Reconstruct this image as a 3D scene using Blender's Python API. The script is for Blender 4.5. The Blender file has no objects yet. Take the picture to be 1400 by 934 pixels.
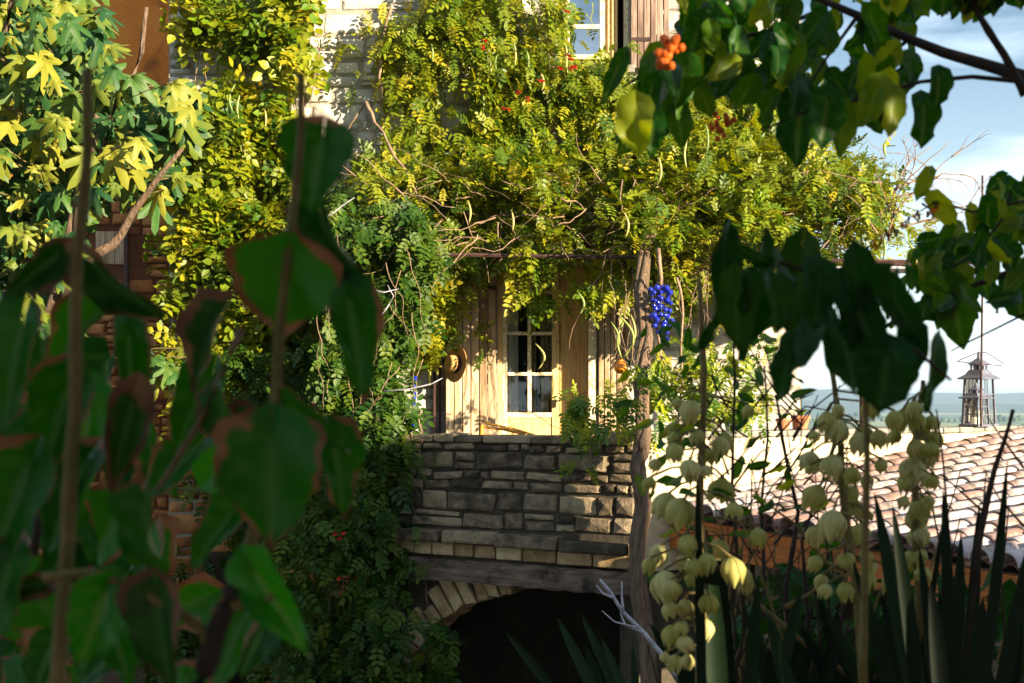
import bpy, math, random
import numpy as np
from mathutils import Vector, Matrix, noise
random.seed(7); rng = np.random.default_rng(7)
S = bpy.context.scene
COL = S.collection
F = 1944.0                     # 50 mm lens on a 36 mm sensor, 1400 px wide
HZ = 545.0                     # image row of the horizon (camera level, shifted)
def P(px, py, Y):              # the point of the place seen at a photo position, Y metres away
    return Vector(((px-700)/F*Y, Y, (HZ-py)/F*Y))
# ------------------------------------------------------------ camera, world, sun
cam = bpy.data.cameras.new('camera'); co = bpy.data.objects.new('camera', cam); COL.objects.link(co)
co.location = (0, 0, 0); co.rotation_euler = (math.radians(90), 0, 0)
cam.lens = 50; cam.sensor_width = 36; cam.shift_y = (HZ-467)/1400.0
cam.clip_start = 0.05; cam.clip_end = 20000
cam.dof.use_dof = True; cam.dof.focus_distance = 13.6; cam.dof.aperture_fstop = 8
S.camera = co
SUNH = Vector((0.75, -0.66, 0)).normalized(); EL = math.radians(13.5)
SUNV = Vector((SUNH.x*math.cos(EL), SUNH.y*math.cos(EL), math.sin(EL)))
W = bpy.data.worlds.new('World'); S.world = W; W.use_nodes = True
wn = W.node_tree; wn.nodes.clear()
def N(t, ty, **kw):
    n = t.nodes.new(ty)
    for k, v in kw.items(): setattr(n, k, v)
    return n
sky = N(wn, 'ShaderNodeTexSky'); sky.sky_type = 'NISHITA'; sky.sun_disc = False
sky.sun_elevation = EL; sky.sun_rotation = math.atan2(SUNH.x, SUNH.y)
sky.air_density = 1.0; sky.dust_density = 0.1; sky.ozone_density = 1.6
tc = N(wn, 'ShaderNodeTexCoord'); mp = N(wn, 'ShaderNodeMapping'); mp.inputs['Scale'].default_value = (1.6, 1.6, 6.5)
nz = N(wn, 'ShaderNodeTexNoise'); nz.inputs['Scale'].default_value = 2.2; nz.inputs['Detail'].default_value = 7; nz.inputs['Roughness'].default_value = .55
cr = N(wn, 'ShaderNodeValToRGB'); cr.color_ramp.elements[0].position = .42; cr.color_ramp.elements[1].position = .62
sx = N(wn, 'ShaderNodeSeparateXYZ'); mr = N(wn, 'ShaderNodeMapRange')
mr.inputs['From Min'].default_value = .0; mr.inputs['From Max'].default_value = .24; mr.inputs['To Min'].default_value = .62; mr.inputs['To Max'].default_value = .0
mx = N(wn, 'ShaderNodeMath', operation='MULTIPLY'); ad = N(wn, 'ShaderNodeMath', operation='MAXIMUM')
mi = N(wn, 'ShaderNodeMix', data_type='RGBA'); mi.inputs['B'].default_value = (7.6, 9.0, 10.2, 1)
bg = N(wn, 'ShaderNodeBackground'); bg.inputs['Strength'].default_value = 0.05
wo = N(wn, 'ShaderNodeOutputWorld')
L = wn.links.new
L(tc.outputs['Generated'], mp.inputs['Vector']); L(mp.outputs[0], nz.inputs['Vector']); L(nz.outputs['Fac'], cr.inputs[0])
L(tc.outputs['Generated'], sx.inputs[0]); L(sx.outputs['Z'], mr.inputs['Value'])
mx.inputs[1].default_value = .8; L(cr.outputs[0], mx.inputs[0]); L(mx.outputs[0], ad.inputs[0])
m2 = N(wn, 'ShaderNodeMath', operation='MULTIPLY'); m2.inputs[1].default_value = .75; L(mr.outputs[0], m2.inputs[0]); L(m2.outputs[0], ad.inputs[1])
L(ad.outputs[0], mi.inputs['Factor']); L(sky.outputs[0], mi.inputs['A']); L(mi.outputs['Result'], bg.inputs['Color']); L(bg.outputs[0], wo.inputs['Surface'])
sun = bpy.data.lights.new('sun', 'SUN'); sun.energy = 5.0; sun.angle = math.radians(.5); sun.color = (1.0, .83, .58)
so = bpy.data.objects.new('sun', sun); COL.objects.link(so); so.rotation_euler = (-SUNV).to_track_quat('-Z', 'Y').to_euler(); so.location = (6, -6, 8)
S.view_settings.view_transform = 'Standard'; S.view_settings.look = 'None'; S.view_settings.gamma = 1; S.view_settings.exposure = 1.9
S.render.engine = 'CYCLES'; S.cycles.max_bounces = 6; S.cycles.transparent_max_bounces = 8
S.cycles.diffuse_bounces = 3; S.cycles.glossy_bounces = 2; S.cycles.transmission_bounces = 4
# ------------------------------------------------------------ helpers
def thing(name, label, cat, loc=(0, 0, 0), group=None):
    o = bpy.data.objects.new(name, None); COL.objects.link(o); o.location = loc; o.empty_display_size = .2
    o['label'] = label; o['category'] = cat
    if group: o['group'] = group
    return o
def wloc(p):
    v = Vector(p.location)
    if p.parent: v = v  # parents keep world placement through matrix_parent_inverse
    return v
def link(name, me, mat=None, parent=None, M=None, kind=None, label=None):
    o = bpy.data.objects.new(name, me); COL.objects.link(o)
    if mat and not me.materials: me.materials.append(mat)
    Mw = M if M is not None else Matrix.Identity(4)
    if parent:
        o.parent = parent; o.matrix_parent_inverse = o_world(parent).inverted()
    o.matrix_basis = Mw; o['_w'] = 1
    if kind: o['kind'] = kind
    if label: o['label'] = label
    WM[o.name] = Mw.copy()
    return o
WM = {}
def o_world(o):
    if o.name in WM: return WM[o.name]
    return Matrix.Translation(o.location)
def tag(o, label, cat, group=None):
    o['label'] = label; o['category'] = cat
    if group: o['group'] = group
    return o
class MB:
    def __init__(s): s.v = []; s.f = []
    def add(s, vs, fs):
        b = len(s.v); s.v += [tuple(v) for v in vs]; s.f += [tuple(b+i for i in f) for f in fs]
    def box(s, c, d, R=None):
        c = Vector(c); vs = []
        for x in (-.5, .5):
            for y in (-.5, .5):
                for z in (-.5, .5):
                    v = Vector((x*d[0], y*d[1], z*d[2]))
                    if R is not None: v = R @ v
                    vs.append(c+v)
        s.add(vs, [(0, 1, 3, 2), (4, 6, 7, 5), (0, 4, 5, 1), (2, 3, 7, 6), (0, 2, 6, 4), (1, 5, 7, 3)])
    def tube(s, pts, rad, n=7, cap=True):
        pts = [Vector(p) for p in pts]; m = len(pts); rings = []
        up = Vector((0, 0, 1)); b = len(s.v)
        if not hasattr(rad, '__len__'): rad = [rad]*m
        for i, p in enumerate(pts):
            t = (pts[min(i+1, m-1)]-pts[max(i-1, 0)]).normalized()
            a = t.cross(up if abs(t.z) < .92 else Vector((1, 0, 0))).normalized(); c = t.cross(a)
            for k in range(n):
                an = 2*math.pi*k/n; s.v.append(tuple(p+rad[i]*(math.cos(an)*a+math.sin(an)*c)))
        for i in range(m-1):
            for k in range(n):
                k2 = (k+1) % n; s.f.append((b+i*n+k, b+i*n+k2, b+(i+1)*n+k2, b+(i+1)*n+k))
        if cap: s.f.append(tuple(b+k for k in range(n))[::-1]); s.f.append(tuple(b+(m-1)*n+k for k in range(n)))
    def lathe(s, prof, c, n=16, fl=0, M=None):   # prof: (r, z)
        b = len(s.v); c = Vector(c)
        for (r, z) in prof:
            for k in range(n):
                an = 2*math.pi*k/n; rr = r*(1+fl*math.cos(6*an)) if fl else r
                v = Vector((rr*math.cos(an), rr*math.sin(an), z))
                if M is not None: v = M @ v
                s.v.append(tuple(c+v))
        for i in range(len(prof)-1):
            for k in range(n):
                k2 = (k+1) % n; s.f.append((b+i*n+k, b+i*n+k2, b+(i+1)*n+k2, b+(i+1)*n+k))
    def mesh(s, name, smooth=False):
        me = bpy.data.meshes.new(name); me.from_pydata(s.v, [], s.f); me.update()
        if smooth: me.shade_smooth()
        return me
    def build(s, name, mat, parent=None, smooth=False, kind=None, label=None, bevel=0):
        o = link(name, s.mesh(name, smooth), mat, parent, None, kind, label)
        if bevel:
            b = o.modifiers.new('bevel', 'BEVEL'); b.width = bevel; b.segments = 2; b.limit_method = 'ANGLE'
        return o
def mass_mesh(name, variants, mats4, which=None, rnd=None):
    """one mesh out of many transformed copies; variants: [(V (n,3), F list of tris)], mats4 (m,4,4)"""
    m = len(mats4); which = which if which is not None else rng.integers(0, len(variants), m)
    rnd = rnd if rnd is not None else rng.random(m)
    Vs, Fs, Rs = [], [], []; base = 0
    for k, (V, Fc) in enumerate(variants):
        idx = np.where(which == k)[0]
        if not len(idx): continue
        A = mats4[idx]; V = np.asarray(V); Fc = np.asarray(Fc)
        out = np.einsum('mij,nj->mni', A[:, :3, :3], V)+A[:, None, :3, 3]
        Vs.append(out.reshape(-1, 3))
        Fs.append((Fc[None]+(np.arange(len(idx))*len(V))[:, None, None]).reshape(-1, 3)+base)
        Rs.append(np.repeat(rnd[idx], len(Fc))); base += len(idx)*len(V)
    V = np.concatenate(Vs).astype(np.float32); Fc = np.concatenate(Fs).astype(np.int32); R = np.concatenate(Rs).astype(np.float32)
    me = bpy.data.meshes.new(name); me.vertices.add(len(V)); me.vertices.foreach_set('co', V.ravel())
    me.loops.add(len(Fc)*3); me.loops.foreach_set('vertex_index', Fc.ravel())
    me.polygons.add(len(Fc)); me.polygons.foreach_set('loop_start', np.arange(0, len(Fc)*3, 3, dtype=np.int32))
    me.update(calc_edges=True)
    a = me.attributes.new('rnd', 'FLOAT', 'FACE'); a.data.foreach_set('value', R)
    return me
def mat4(pos, y, z, s):   # frames from tip direction y and normal z, arrays (m,3), s scale (m,) or (m,3)
    y = y/np.linalg.norm(y, axis=1, keepdims=True)
    x = np.cross(y, z); x /= (np.linalg.norm(x, axis=1, keepdims=True)+1e-9); z = np.cross(x, y)
    s = np.asarray(s); s = s[:, None] if s.ndim == 1 else s
    M = np.zeros((len(pos), 4, 4)); M[:, :3, 0] = x*s[:, 0:1]; M[:, :3, 1] = y*(s[:, 1:2] if s.shape[1] > 1 else s); M[:, :3, 2] = z*(s[:, 2:3] if s.shape[1] > 2 else s)
    M[:, :3, 3] = pos; M[:, 3, 3] = 1
    return M
def frame(pos, y, z, s):
    return Matrix(mat4(np.array([pos]), np.array([y]), np.array([z]), np.array([s] if hasattr(s, '__len__') else [s], float))[0].tolist())
# ------------------------------------------------------------ materials
def newmat(name):
    m = bpy.data.materials.new(name); m.use_nodes = True; t = m.node_tree; t.nodes.clear()
    return m, t, N(t, 'ShaderNodeOutputMaterial')
def ramp(t, cols, pos=None):
    r = N(t, 'ShaderNodeValToRGB'); e = r.color_ramp.elements
    pos = pos or [i/(len(cols)-1) for i in range(len(cols))]
    while len(e) < len(cols): e.new(.5)
    for i, c in enumerate(cols): e[i].position = pos[i]; e[i].color = (*c, 1)
    return r
def surf(name, cols, scale=6, rough=.85, bump=.5, bdist=.02, detail=8, stretch=(1, 1, 1), objvar=0, spec=.3, metal=0, pos=None, fine=60, fineamt=.35, stain=None):
    m, t, o = newmat(name); l = t.links.new
    g = N(t, 'ShaderNodeNewGeometry'); mp_ = N(t, 'ShaderNodeMapping'); mp_.inputs['Scale'].default_value = stretch; l(g.outputs['Position'], mp_.inputs['Vector'])
    n1 = N(t, 'ShaderNodeTexNoise'); n1.inputs['Scale'].default_value = scale; n1.inputs['Detail'].default_value = detail; n1.inputs['Roughness'].default_value = .62
    n2 = N(t, 'ShaderNodeTexNoise'); n2.inputs['Scale'].default_value = fine; n2.inputs['Detail'].default_value = 4
    l(mp_.outputs[0], n1.inputs['Vector']); l(mp_.outputs[0], n2.inputs['Vector'])
    r = ramp(t, cols, pos or [.28+.44*i/(len(cols)-1) for i in range(len(cols))])
    fac = n1.outputs['Fac']
    if objvar:
        oi = N(t, 'ShaderNodeObjectInfo'); at = N(t, 'ShaderNodeAttribute'); at.attribute_name = 'rnd'
        ax = N(t, 'ShaderNodeMath', operation='MAXIMUM'); l(oi.outputs['Random'], ax.inputs[0]); l(at.outputs['Fac'], ax.inputs[1])
        # stuff meshes carry rnd per face; single objects use their own random value
        m_ = N(t, 'ShaderNodeMath', operation='ADD'); m_.inputs[1].default_value = -.5; l(ax.outputs[0], m_.inputs[0])
        m3 = N(t, 'ShaderNodeMath', operation='MULTIPLY_ADD'); m3.inputs[1].default_value = objvar; l(m_.outputs[0], m3.inputs[0]); l(fac, m3.inputs[2]); fac = m3.outputs[0]
    l(fac, r.inputs[0]); colr = r.outputs[0]
    ov = N(t, 'ShaderNodeMix', data_type='RGBA', blend_type='OVERLAY'); ov.inputs['Factor'].default_value = fineamt
    l(colr, ov.inputs['A']); l(n2.outputs['Fac'], ov.inputs['B']); colr = ov.outputs['Result']
    if stain:
        n3 = N(t, 'ShaderNodeTexNoise'); n3.inputs['Scale'].default_value = stain[1]; n3.inputs['Detail'].default_value = 5; l(g.outputs['Position'], n3.inputs['Vector'])
        rr = ramp(t, [(0, 0, 0), (1, 1, 1)], [stain[2], stain[2]+.12]); l(n3.outputs['Fac'], rr.inputs[0])
        sm = N(t, 'ShaderNodeMix', data_type='RGBA'); l(rr.outputs[0], sm.inputs['Factor']); l(colr, sm.inputs['A']); sm.inputs['B'].default_value = (*stain[0], 1); colr = sm.outputs['Result']
    b = N(t, 'ShaderNodeBsdfPrincipled'); l(colr, b.inputs['Base Color']); b.inputs['Roughness'].default_value = rough
    b.inputs['Specular IOR Level'].default_value = spec; b.inputs['Metallic'].default_value = metal
    h = N(t, 'ShaderNodeMath', operation='MULTIPLY_ADD'); h.inputs[1].default_value = .25; l(n2.outputs['Fac'], h.inputs[0]); l(n1.outputs['Fac'], h.inputs[2])
    bp = N(t, 'ShaderNodeBump'); bp.inputs['Strength'].default_value = bump; bp.inputs['Distance'].default_value = bdist; l(h.outputs[0], bp.inputs['Height']); l(bp.outputs[0], b.inputs['Normal'])
    l(b.outputs[0], o.inputs['Surface'])
    return m
def leafmat(name, cols, trans=.35, rough=.45, spec=.4, attr=True, pos=None, edge=None, tcol=1.25, veins=0, noise_s=25):
    m, t, o = newmat(name); l = t.links.new
    if attr: src = N(t, 'ShaderNodeAttribute'); src.attribute_name = 'rnd'; fac = src.outputs['Fac']
    else: src = N(t, 'ShaderNodeObjectInfo'); fac = src.outputs['Random']
    g = N(t, 'ShaderNodeNewGeometry'); n1 = N(t, 'ShaderNodeTexNoise'); n1.inputs['Scale'].default_value = noise_s; n1.inputs['Detail'].default_value = 4; l(g.outputs['Position'], n1.inputs['Vector'])
    ma = N(t, 'ShaderNodeMath', operation='MULTIPLY_ADD'); ma.inputs[1].default_value = .3; ma2 = N(t, 'ShaderNodeMath', operation='ADD'); ma2.inputs[1].default_value = -.15
    l(n1.outputs['Fac'], ma.inputs[0]); l(fac, ma.inputs[2]); l(ma.outputs[0], ma2.inputs[0])
    r = ramp(t, cols, pos); l(ma2.outputs[0], r.inputs[0]); colr = r.outputs[0]
    if veins:
        ve = N(t, 'ShaderNodeAttribute'); ve.attribute_name = 'vein'
        vm = N(t, 'ShaderNodeMix', data_type='RGBA'); vv = N(t, 'ShaderNodeMath', operation='MULTIPLY'); vv.inputs[1].default_value = veins
        l(ve.outputs['Fac'], vv.inputs[0]); l(vv.outputs[0], vm.inputs['Factor']); l(colr, vm.inputs['A']); vm.inputs['B'].default_value = ((.2, .26, .06, 1) if veins < .5 or name == 'fig_leaf' else (.05, .14, .03, 1)); colr = vm.outputs['Result']
    if edge:
        ea = N(t, 'ShaderNodeAttribute'); ea.attribute_name = 'edge'
        nn = N(t, 'ShaderNodeTexNoise'); nn.inputs['Scale'].default_value = 17; nn.inputs['Detail'].default_value = 8; l(g.outputs['Position'], nn.inputs['Vector'])
        s1 = N(t, 'ShaderNodeMath', operation='MULTIPLY_ADD'); s1.inputs[1].default_value = 2.6; l(nn.outputs['Fac'], s1.inputs[0]); l(ea.outputs['Fac'], s1.inputs[2])
        s2 = N(t, 'ShaderNodeMath', operation='MULTIPLY_ADD'); s2.inputs[1].default_value = edge[2]; l(fac, s2.inputs[0]); l(s1.outputs[0], s2.inputs[2])
        er = ramp(t, [(0, 0, 0), (1, 1, 1)], [edge[1]/2.5-.02, edge[1]/2.5+.05]); s3 = N(t, 'ShaderNodeMath', operation='MULTIPLY'); s3.inputs[1].default_value = .4; l(s2.outputs[0], s3.inputs[0]); l(s3.outputs[0], er.inputs[0])
        br = ramp(t, [(.05, .012, .006), tuple(.55*q for q in edge[0]), (.24, .13, .06)], [.35, .5, .66]); l(nn.outputs['Fac'], br.inputs[0])
        em = N(t, 'ShaderNodeMix', data_type='RGBA'); l(er.outputs[0], em.inputs['Factor']); l(colr, em.inputs['A']); l(br.outputs[0], em.inputs['B']); colr = em.outputs['Result']
    b = N(t, 'ShaderNodeBsdfPrincipled'); b.inputs['Roughness'].default_value = rough; b.inputs['Specular IOR Level'].default_value = spec; l(colr, b.inputs['Base Color'])
    hs = N(t, 'ShaderNodeHueSaturation'); hs.inputs['Hue'].default_value = .48; hs.inputs['Saturation'].default_value = 1.1; hs.inputs['Value'].default_value = tcol; l(colr, hs.inputs['Color'])
    tr = N(t, 'ShaderNodeBsdfTranslucent'); l(hs.outputs[0], tr.inputs['Color'])
    ms = N(t, 'ShaderNodeMixShader'); ms.inputs[0].default_value = trans; l(b.outputs[0], ms.inputs[1]); l(tr.outputs[0], ms.inputs[2]); l(ms.outputs[0], o.inputs['Surface'])
    return m
def plain(name, c, rough=.6, spec=.4, metal=0, trans=0):
    m, t, o = newmat(name); b = N(t, 'ShaderNodeBsdfPrincipled'); b.inputs['Roughness'].default_value = rough; b.inputs['Specular IOR Level'].default_value = spec; b.inputs['Metallic'].default_value = metal
    g = N(t, 'ShaderNodeNewGeometry'); n = N(t, 'ShaderNodeTexNoise'); n.inputs['Scale'].default_value = 30; n.inputs['Detail'].default_value = 5; t.links.new(g.outputs['Position'], n.inputs['Vector'])
    r = ramp(t, [tuple(x*.7 for x in c), tuple(min(1, x*1.25) for x in c)], [.3, .7]); t.links.new(n.outputs['Fac'], r.inputs[0]); t.links.new(r.outputs[0], b.inputs['Base Color'])
    b.inputs['Transmission Weight'].default_value = trans
    t.links.new(b.outputs[0], o.inputs['Surface']); return m
M = {}
M['white_stone'] = surf('pale_limestone', [(.34, .31, .27), (.54, .51, .46), (.68, .64, .57)], 5, bump=.9, bdist=.035, objvar=.35, stain=((.1, .085, .06), 3.5, .62))
M['mortar'] = surf('old_mortar', [(.22, .19, .15), (.42, .38, .31)], 9, bump=.8, bdist=.03)
M['grey_stone'] = surf('weathered_grey_stone', [(.05, .036, .022), (.18, .135, .085), (.34, .26, .16)], 7, bump=1, bdist=.03, objvar=.5, stain=((.045, .042, .035), 5, .6))
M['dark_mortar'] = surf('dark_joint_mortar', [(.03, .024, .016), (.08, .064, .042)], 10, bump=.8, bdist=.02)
M['ochre_stone'] = surf('ochre_sandstone', [(.24, .15, .07), (.42, .29, .15), (.55, .42, .25)], 7, bump=.9, bdist=.02, objvar=.4)
M['brown_stone'] = surf('brown_rubble_stone', [(.16, .05, .015), (.34, .13, .04), (.44, .2, .07)], 6, bump=.9, bdist=.03, objvar=.5)
M['brown_mortar'] = surf('brown_earth_mortar', [(.09, .03, .012), (.16, .06, .025)], 9, bump=.8)
M['brown_plaster'] = surf('ochre_brown_plaster', [(.48, .13, .02), (.66, .23, .035), (.7, .28, .06)], 1.6, bump=.35, bdist=.02, stain=((.12, .04, .015), 1.3, .58))
M['lime'] = surf('rough_lime_render', [(.42, .34, .21), (.58, .5, .34), (.66, .58, .43)], 4, bump=.9, bdist=.03, stain=((.36, .27, .14), 4, .57))
M['coping'] = surf('mortar_coping', [(.14, .135, .12), (.32, .3, .26)], 8, bump=.9, bdist=.02)
M['shutter'] = surf('weathered_cream_shutter_wood', [(.2, .12, .065), (.42, .3, .18), (.58, .45, .3)], 5, bump=.35, bdist=.006, stretch=(6, 6, .5), objvar=.3, stain=((.2, .11, .05), 6, .66))
M['grey_wood'] = surf('grey_brown_weathered_wood', [(.13, .08, .06), (.30, .21, .16), (.42, .33, .27)], 6, bump=.5, bdist=.008, stretch=(7, 7, .5), objvar=.3)
M['beam'] = surf('old_beam_wood', [(.04, .03, .02), (.14, .1, .075), (.26, .19, .13)], 5, bump=1, bdist=.02, stretch=(.8, .8, 5), stain=((.03, .02, .015), 3.5, .58))
M['fascia'] = surf('orange_stained_board', [(.16, .045, .012), (.36, .11, .025), (.46, .16, .04)], 4, bump=.4, bdist=.008, stretch=(.6, .6, 12))
M['door'] = surf('ochre_painted_door', [(.56, .31, .08), (.72, .48, .19), (.78, .6, .32)], 5, rough=.5, bump=.2, bdist=.004, stretch=(5, 5, .8), stain=((.4, .2, .06), 6, .64))
M['bar'] = surf('peeling_cream_paint', [(.5, .33, .14), (.74, .64, .44)], 22, rough=.55, bump=.3, bdist=.004, pos=[.35, .5])
M['lintel'] = surf('red_brown_lintel', [(.1, .03, .012), (.26, .085, .03)], 6, bump=.5, stretch=(1, 1, 5))
M['curtain'] = plain('white_cotton', (.8, .76, .66), .9, .1)
M['beige'] = plain('beige_fabric', (.4, .3, .16), .9, .1)
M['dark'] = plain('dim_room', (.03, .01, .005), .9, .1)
M['tile'] = surf('sun_bleached_clay_tile', [(.24, .14, .11), (.38, .3, .28), (.48, .42, .42)], 9, bump=.5, bdist=.008, objvar=.45, stain=((.13, .11, .085), 6, .58))
M['pan'] = surf('clay_pan_tile', [(.25, .12, .07), (.4, .24, .16)], 9, bump=.5)  # plain reddish clay, tone varied by noise
M['metal'] = surf('rusty_iron', [(.03, .02, .02), (.1, .05, .04)], 20, rough=.6, bump=.3, bdist=.003, metal=.3)
M['lantern'] = surf('weathered_zinc_lantern', [(.07, .075, .11), (.17, .17, .22)], 18, rough=.55, bump=.2, bdist=.003)
M['bark'] = surf('stringy_vine_bark', [(.05, .03, .018), (.17, .11, .07), (.27, .19, .13)], 6, bump=1, bdist=.03, stretch=(9, 9, 1.2))
M['twig'] = surf('dry_twig', [(.12, .07, .04), (.32, .22, .14)], 20, bump=.2, bdist=.003)
M['whitetwig'] = surf('bleached_twig', [(.14, .12, .13), (.45, .43, .48)], 14, bump=.6, bdist=.003)
M['darktwig'] = surf('dark_branch_bark', [(.012, .008, .006), (.05, .03, .022)], 20, bump=.6, bdist=.004)
M['greenstem'] = surf('green_brown_stem', [(.1, .075, .02), (.2, .15, .06)], 22, bump=.3, bdist=.002)
M['croft_shade'] = surf('undercroft_shade', [(.02, .014, .008), (.06, .045, .025)], 3, bump=1, bdist=.05)  # near-black so the undercroft wall reads as deep shade
M['terracotta'] = plain('terracotta', (.42, .17, .08), .8)
M['bluepaint'] = plain('cobalt_blue_enamel', (.01, .03, .75), .35, .5)
M['blueglass'] = plain('cobalt_blue_glass', (.015, .03, .42), .12, .6, 0, .25)
M['orange'] = plain('orange_glazed', (.8, .25, .02), .4)
M['straw'] = surf('plaited_straw', [(.5, .26, .08), (.68, .42, .16)], 30, bump=.5, bdist=.004)
M['hatband'] = plain('dark_hat_band', (.03, .008, .004), .7)
M['chairwood'] = plain('honey_varnished_wood', (.62, .32, .06), .4)
M['greycloth'] = plain('grey_stoneware', (.4, .4, .44), .6)
def glassmat(name, c, rough=.03, tr=.55):
    m, t, o = newmat(name); l = t.links.new
    a = N(t, 'ShaderNodeBsdfTransparent'); a.inputs[0].default_value = (*c, 1); g = N(t, 'ShaderNodeBsdfGlossy'); g.inputs['Roughness'].default_value = rough
    f = N(t, 'ShaderNodeFresnel'); f.inputs[0].default_value = 1.5; mu = N(t, 'ShaderNodeMath', operation='MULTIPLY_ADD'); mu.inputs[1].default_value = 1.0; mu.inputs[2].default_value = tr; l(f.outputs[0], mu.inputs[0])
    s = N(t, 'ShaderNodeMixShader'); l(mu.outputs[0], s.inputs[0]); l(a.outputs[0], s.inputs[1]); l(g.outputs[0], s.inputs[2]); l(s.outputs[0], o.inputs[0]); return m
M['glass'] = glassmat('window_glass', (.9, .9, .88), .02, .0)
M['skyglass'] = glassmat('reflecting_window_glass', (.5, .55, .6), .02, .5)
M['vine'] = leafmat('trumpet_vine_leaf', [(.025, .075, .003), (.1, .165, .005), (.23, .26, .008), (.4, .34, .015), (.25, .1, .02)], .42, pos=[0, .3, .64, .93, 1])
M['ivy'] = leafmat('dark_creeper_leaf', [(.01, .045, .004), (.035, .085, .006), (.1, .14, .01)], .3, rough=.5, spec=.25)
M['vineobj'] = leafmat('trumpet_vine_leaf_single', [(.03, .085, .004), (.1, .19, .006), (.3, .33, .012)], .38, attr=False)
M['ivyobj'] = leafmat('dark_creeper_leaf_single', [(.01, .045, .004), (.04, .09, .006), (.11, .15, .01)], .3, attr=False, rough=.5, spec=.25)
M['fig'] = leafmat('fig_leaf', [(.015, .065, .02), (.04, .11, .02), (.14, .18, .02), (.26, .25, .025)], .3, rough=.5, attr=False, spec=.25, veins=.25)
M['figstuff'] = leafmat('fig_leaf_mass', [(.015, .06, .012), (.04, .11, .02), (.16, .19, .02)], .25, rough=.5, spec=.25)
M['fore'] = leafmat('shrub_leaf_scorched_edge', [(.001, .045, .001), (.004, .095, .003), (.012, .14, .004)], .4, rough=.42, attr=False, edge=((.26, .11, .045), 2.38, .5), veins=.9, spec=.35)
M['forebrown'] = leafmat('shrub_leaf_withered', [(.004, .05, .004), (.02, .08, .008)], .2, rough=.5, attr=False, edge=((.24, .11, .07), 1.9, .4), veins=.6, spec=.3)
M['foregreen'] = leafmat('shrub_leaf_fresh', [(.004, .11, .003), (.01, .2, .008)], .45, rough=.3, attr=False, veins=.4, spec=.5)
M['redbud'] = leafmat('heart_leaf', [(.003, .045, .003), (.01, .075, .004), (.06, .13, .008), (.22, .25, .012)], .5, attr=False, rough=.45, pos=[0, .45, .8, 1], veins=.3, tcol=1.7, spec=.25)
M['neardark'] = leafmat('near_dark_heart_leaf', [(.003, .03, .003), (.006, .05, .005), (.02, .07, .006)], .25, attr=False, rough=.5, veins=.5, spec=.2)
M['redbudmass'] = leafmat('heart_leaf_mass', [(.02, .06, .008), (.05, .1, .012)], .4)
M['yucca'] = leafmat('sword_leaf', [(.003, .008, .003), (.005, .016, .005), (.01, .03, .008)], .03, attr=False, rough=.6, spec=.15)
M['petal'] = leafmat('cream_petal', [(.4, .38, .08), (.54, .5, .17), (.64, .58, .27)], .3, attr=False, rough=.6, spec=.2, tcol=1.0, noise_s=60, veins=.45)
M['pod'] = leafmat('seed_pod', [(.1, .16, .03), (.24, .3, .07), (.4, .3, .1)], .1, attr=False)
M['berry'] = plain('orange_red_berry', (.62, .12, .01), .55, .2)
M['flower'] = plain('red_trumpet_flower', (.7, .08, .04), .6)
# ------------------------------------------------------------ leaf templates
def leaflet_tpl(w=.26, fold=.06, n=0):
    V = [(0, 0, 0), (0, .5, -fold), (0, 1, -.03), (-w, .3, .02), (w, .3, .02), (-w*.8, .64, .0), (w*.8, .64, .0)]
    Fc = [(0, 1, 3), (3, 1, 5), (5, 1, 2), (0, 4, 1), (4, 6, 1), (6, 2, 1)]
    return V, Fc
def compound_tpl(pairs=4, droop=.35, w=.25, ll=.36, seed=0):
    r = random.Random(seed); V = []; Fc = []
    lv, lf = leaflet_tpl(w)
    def put(base, ang, s, z):
        b = len(V); ca, sa = math.cos(ang), math.sin(ang); tz = r.uniform(-.5, .15)
        for (x, y, zz) in lv:
            X = (x*ca+y*sa)*s; Y = (-x*sa+y*ca)*s
            V.append((base[0]+X, base[1]+Y, z+zz*s+tz*y*s*.5+r.uniform(-.02, .02)*s))
        Fc.extend([tuple(b+i for i in f) for f in lf])
    def zz(y): return -droop*y*y
    for i in range(pairs):
        y = .16+.72*i/pairs; s = ll*(1-.25*abs(i/pairs-.4))*r.uniform(.85, 1.1)
        for sd in (-1, 1): put((0, y, 0), sd*r.uniform(.9, 1.25), s, zz(y))
    put((0, .82, 0), r.uniform(-.15, .15), ll*1.1, zz(.82))
    b = len(V)
    V += [(-.008, 0, 0), (.008, 0, 0), (-.008, .45, zz(.45)), (.008, .45, zz(.45)), (0, .85, zz(.85))]
    Fc += [(b, b+1, b+3), (b, b+3, b+2), (b+2, b+3, b+4)]
    return V, Fc
COMP = [compound_tpl(4, .3, .24, .36, 1), compound_tpl(4, .5, .27, .38, 2), compound_tpl(3, .35, .28, .42, 3), compound_tpl(5, .45, .23, .31, 4)]
CREEP = [compound_tpl(2, .4, .33, .5, 11), compound_tpl(3, .45, .3, .42, 12), compound_tpl(2, .6, .36, .52, 13)]
HEART = []
def heart_outline(n=16, tip=.16, lobe=.12):
    pts = []
    for i in range(n):   # half outline from base notch to tip, mirrored
        t = i/(n-1)
        w = .5*(math.sin(math.pi*min(1, (t+.07)/1.07))**.62)*(1-.42*t) * (1.15)
        pts.append((w, t))
    return pts
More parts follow.
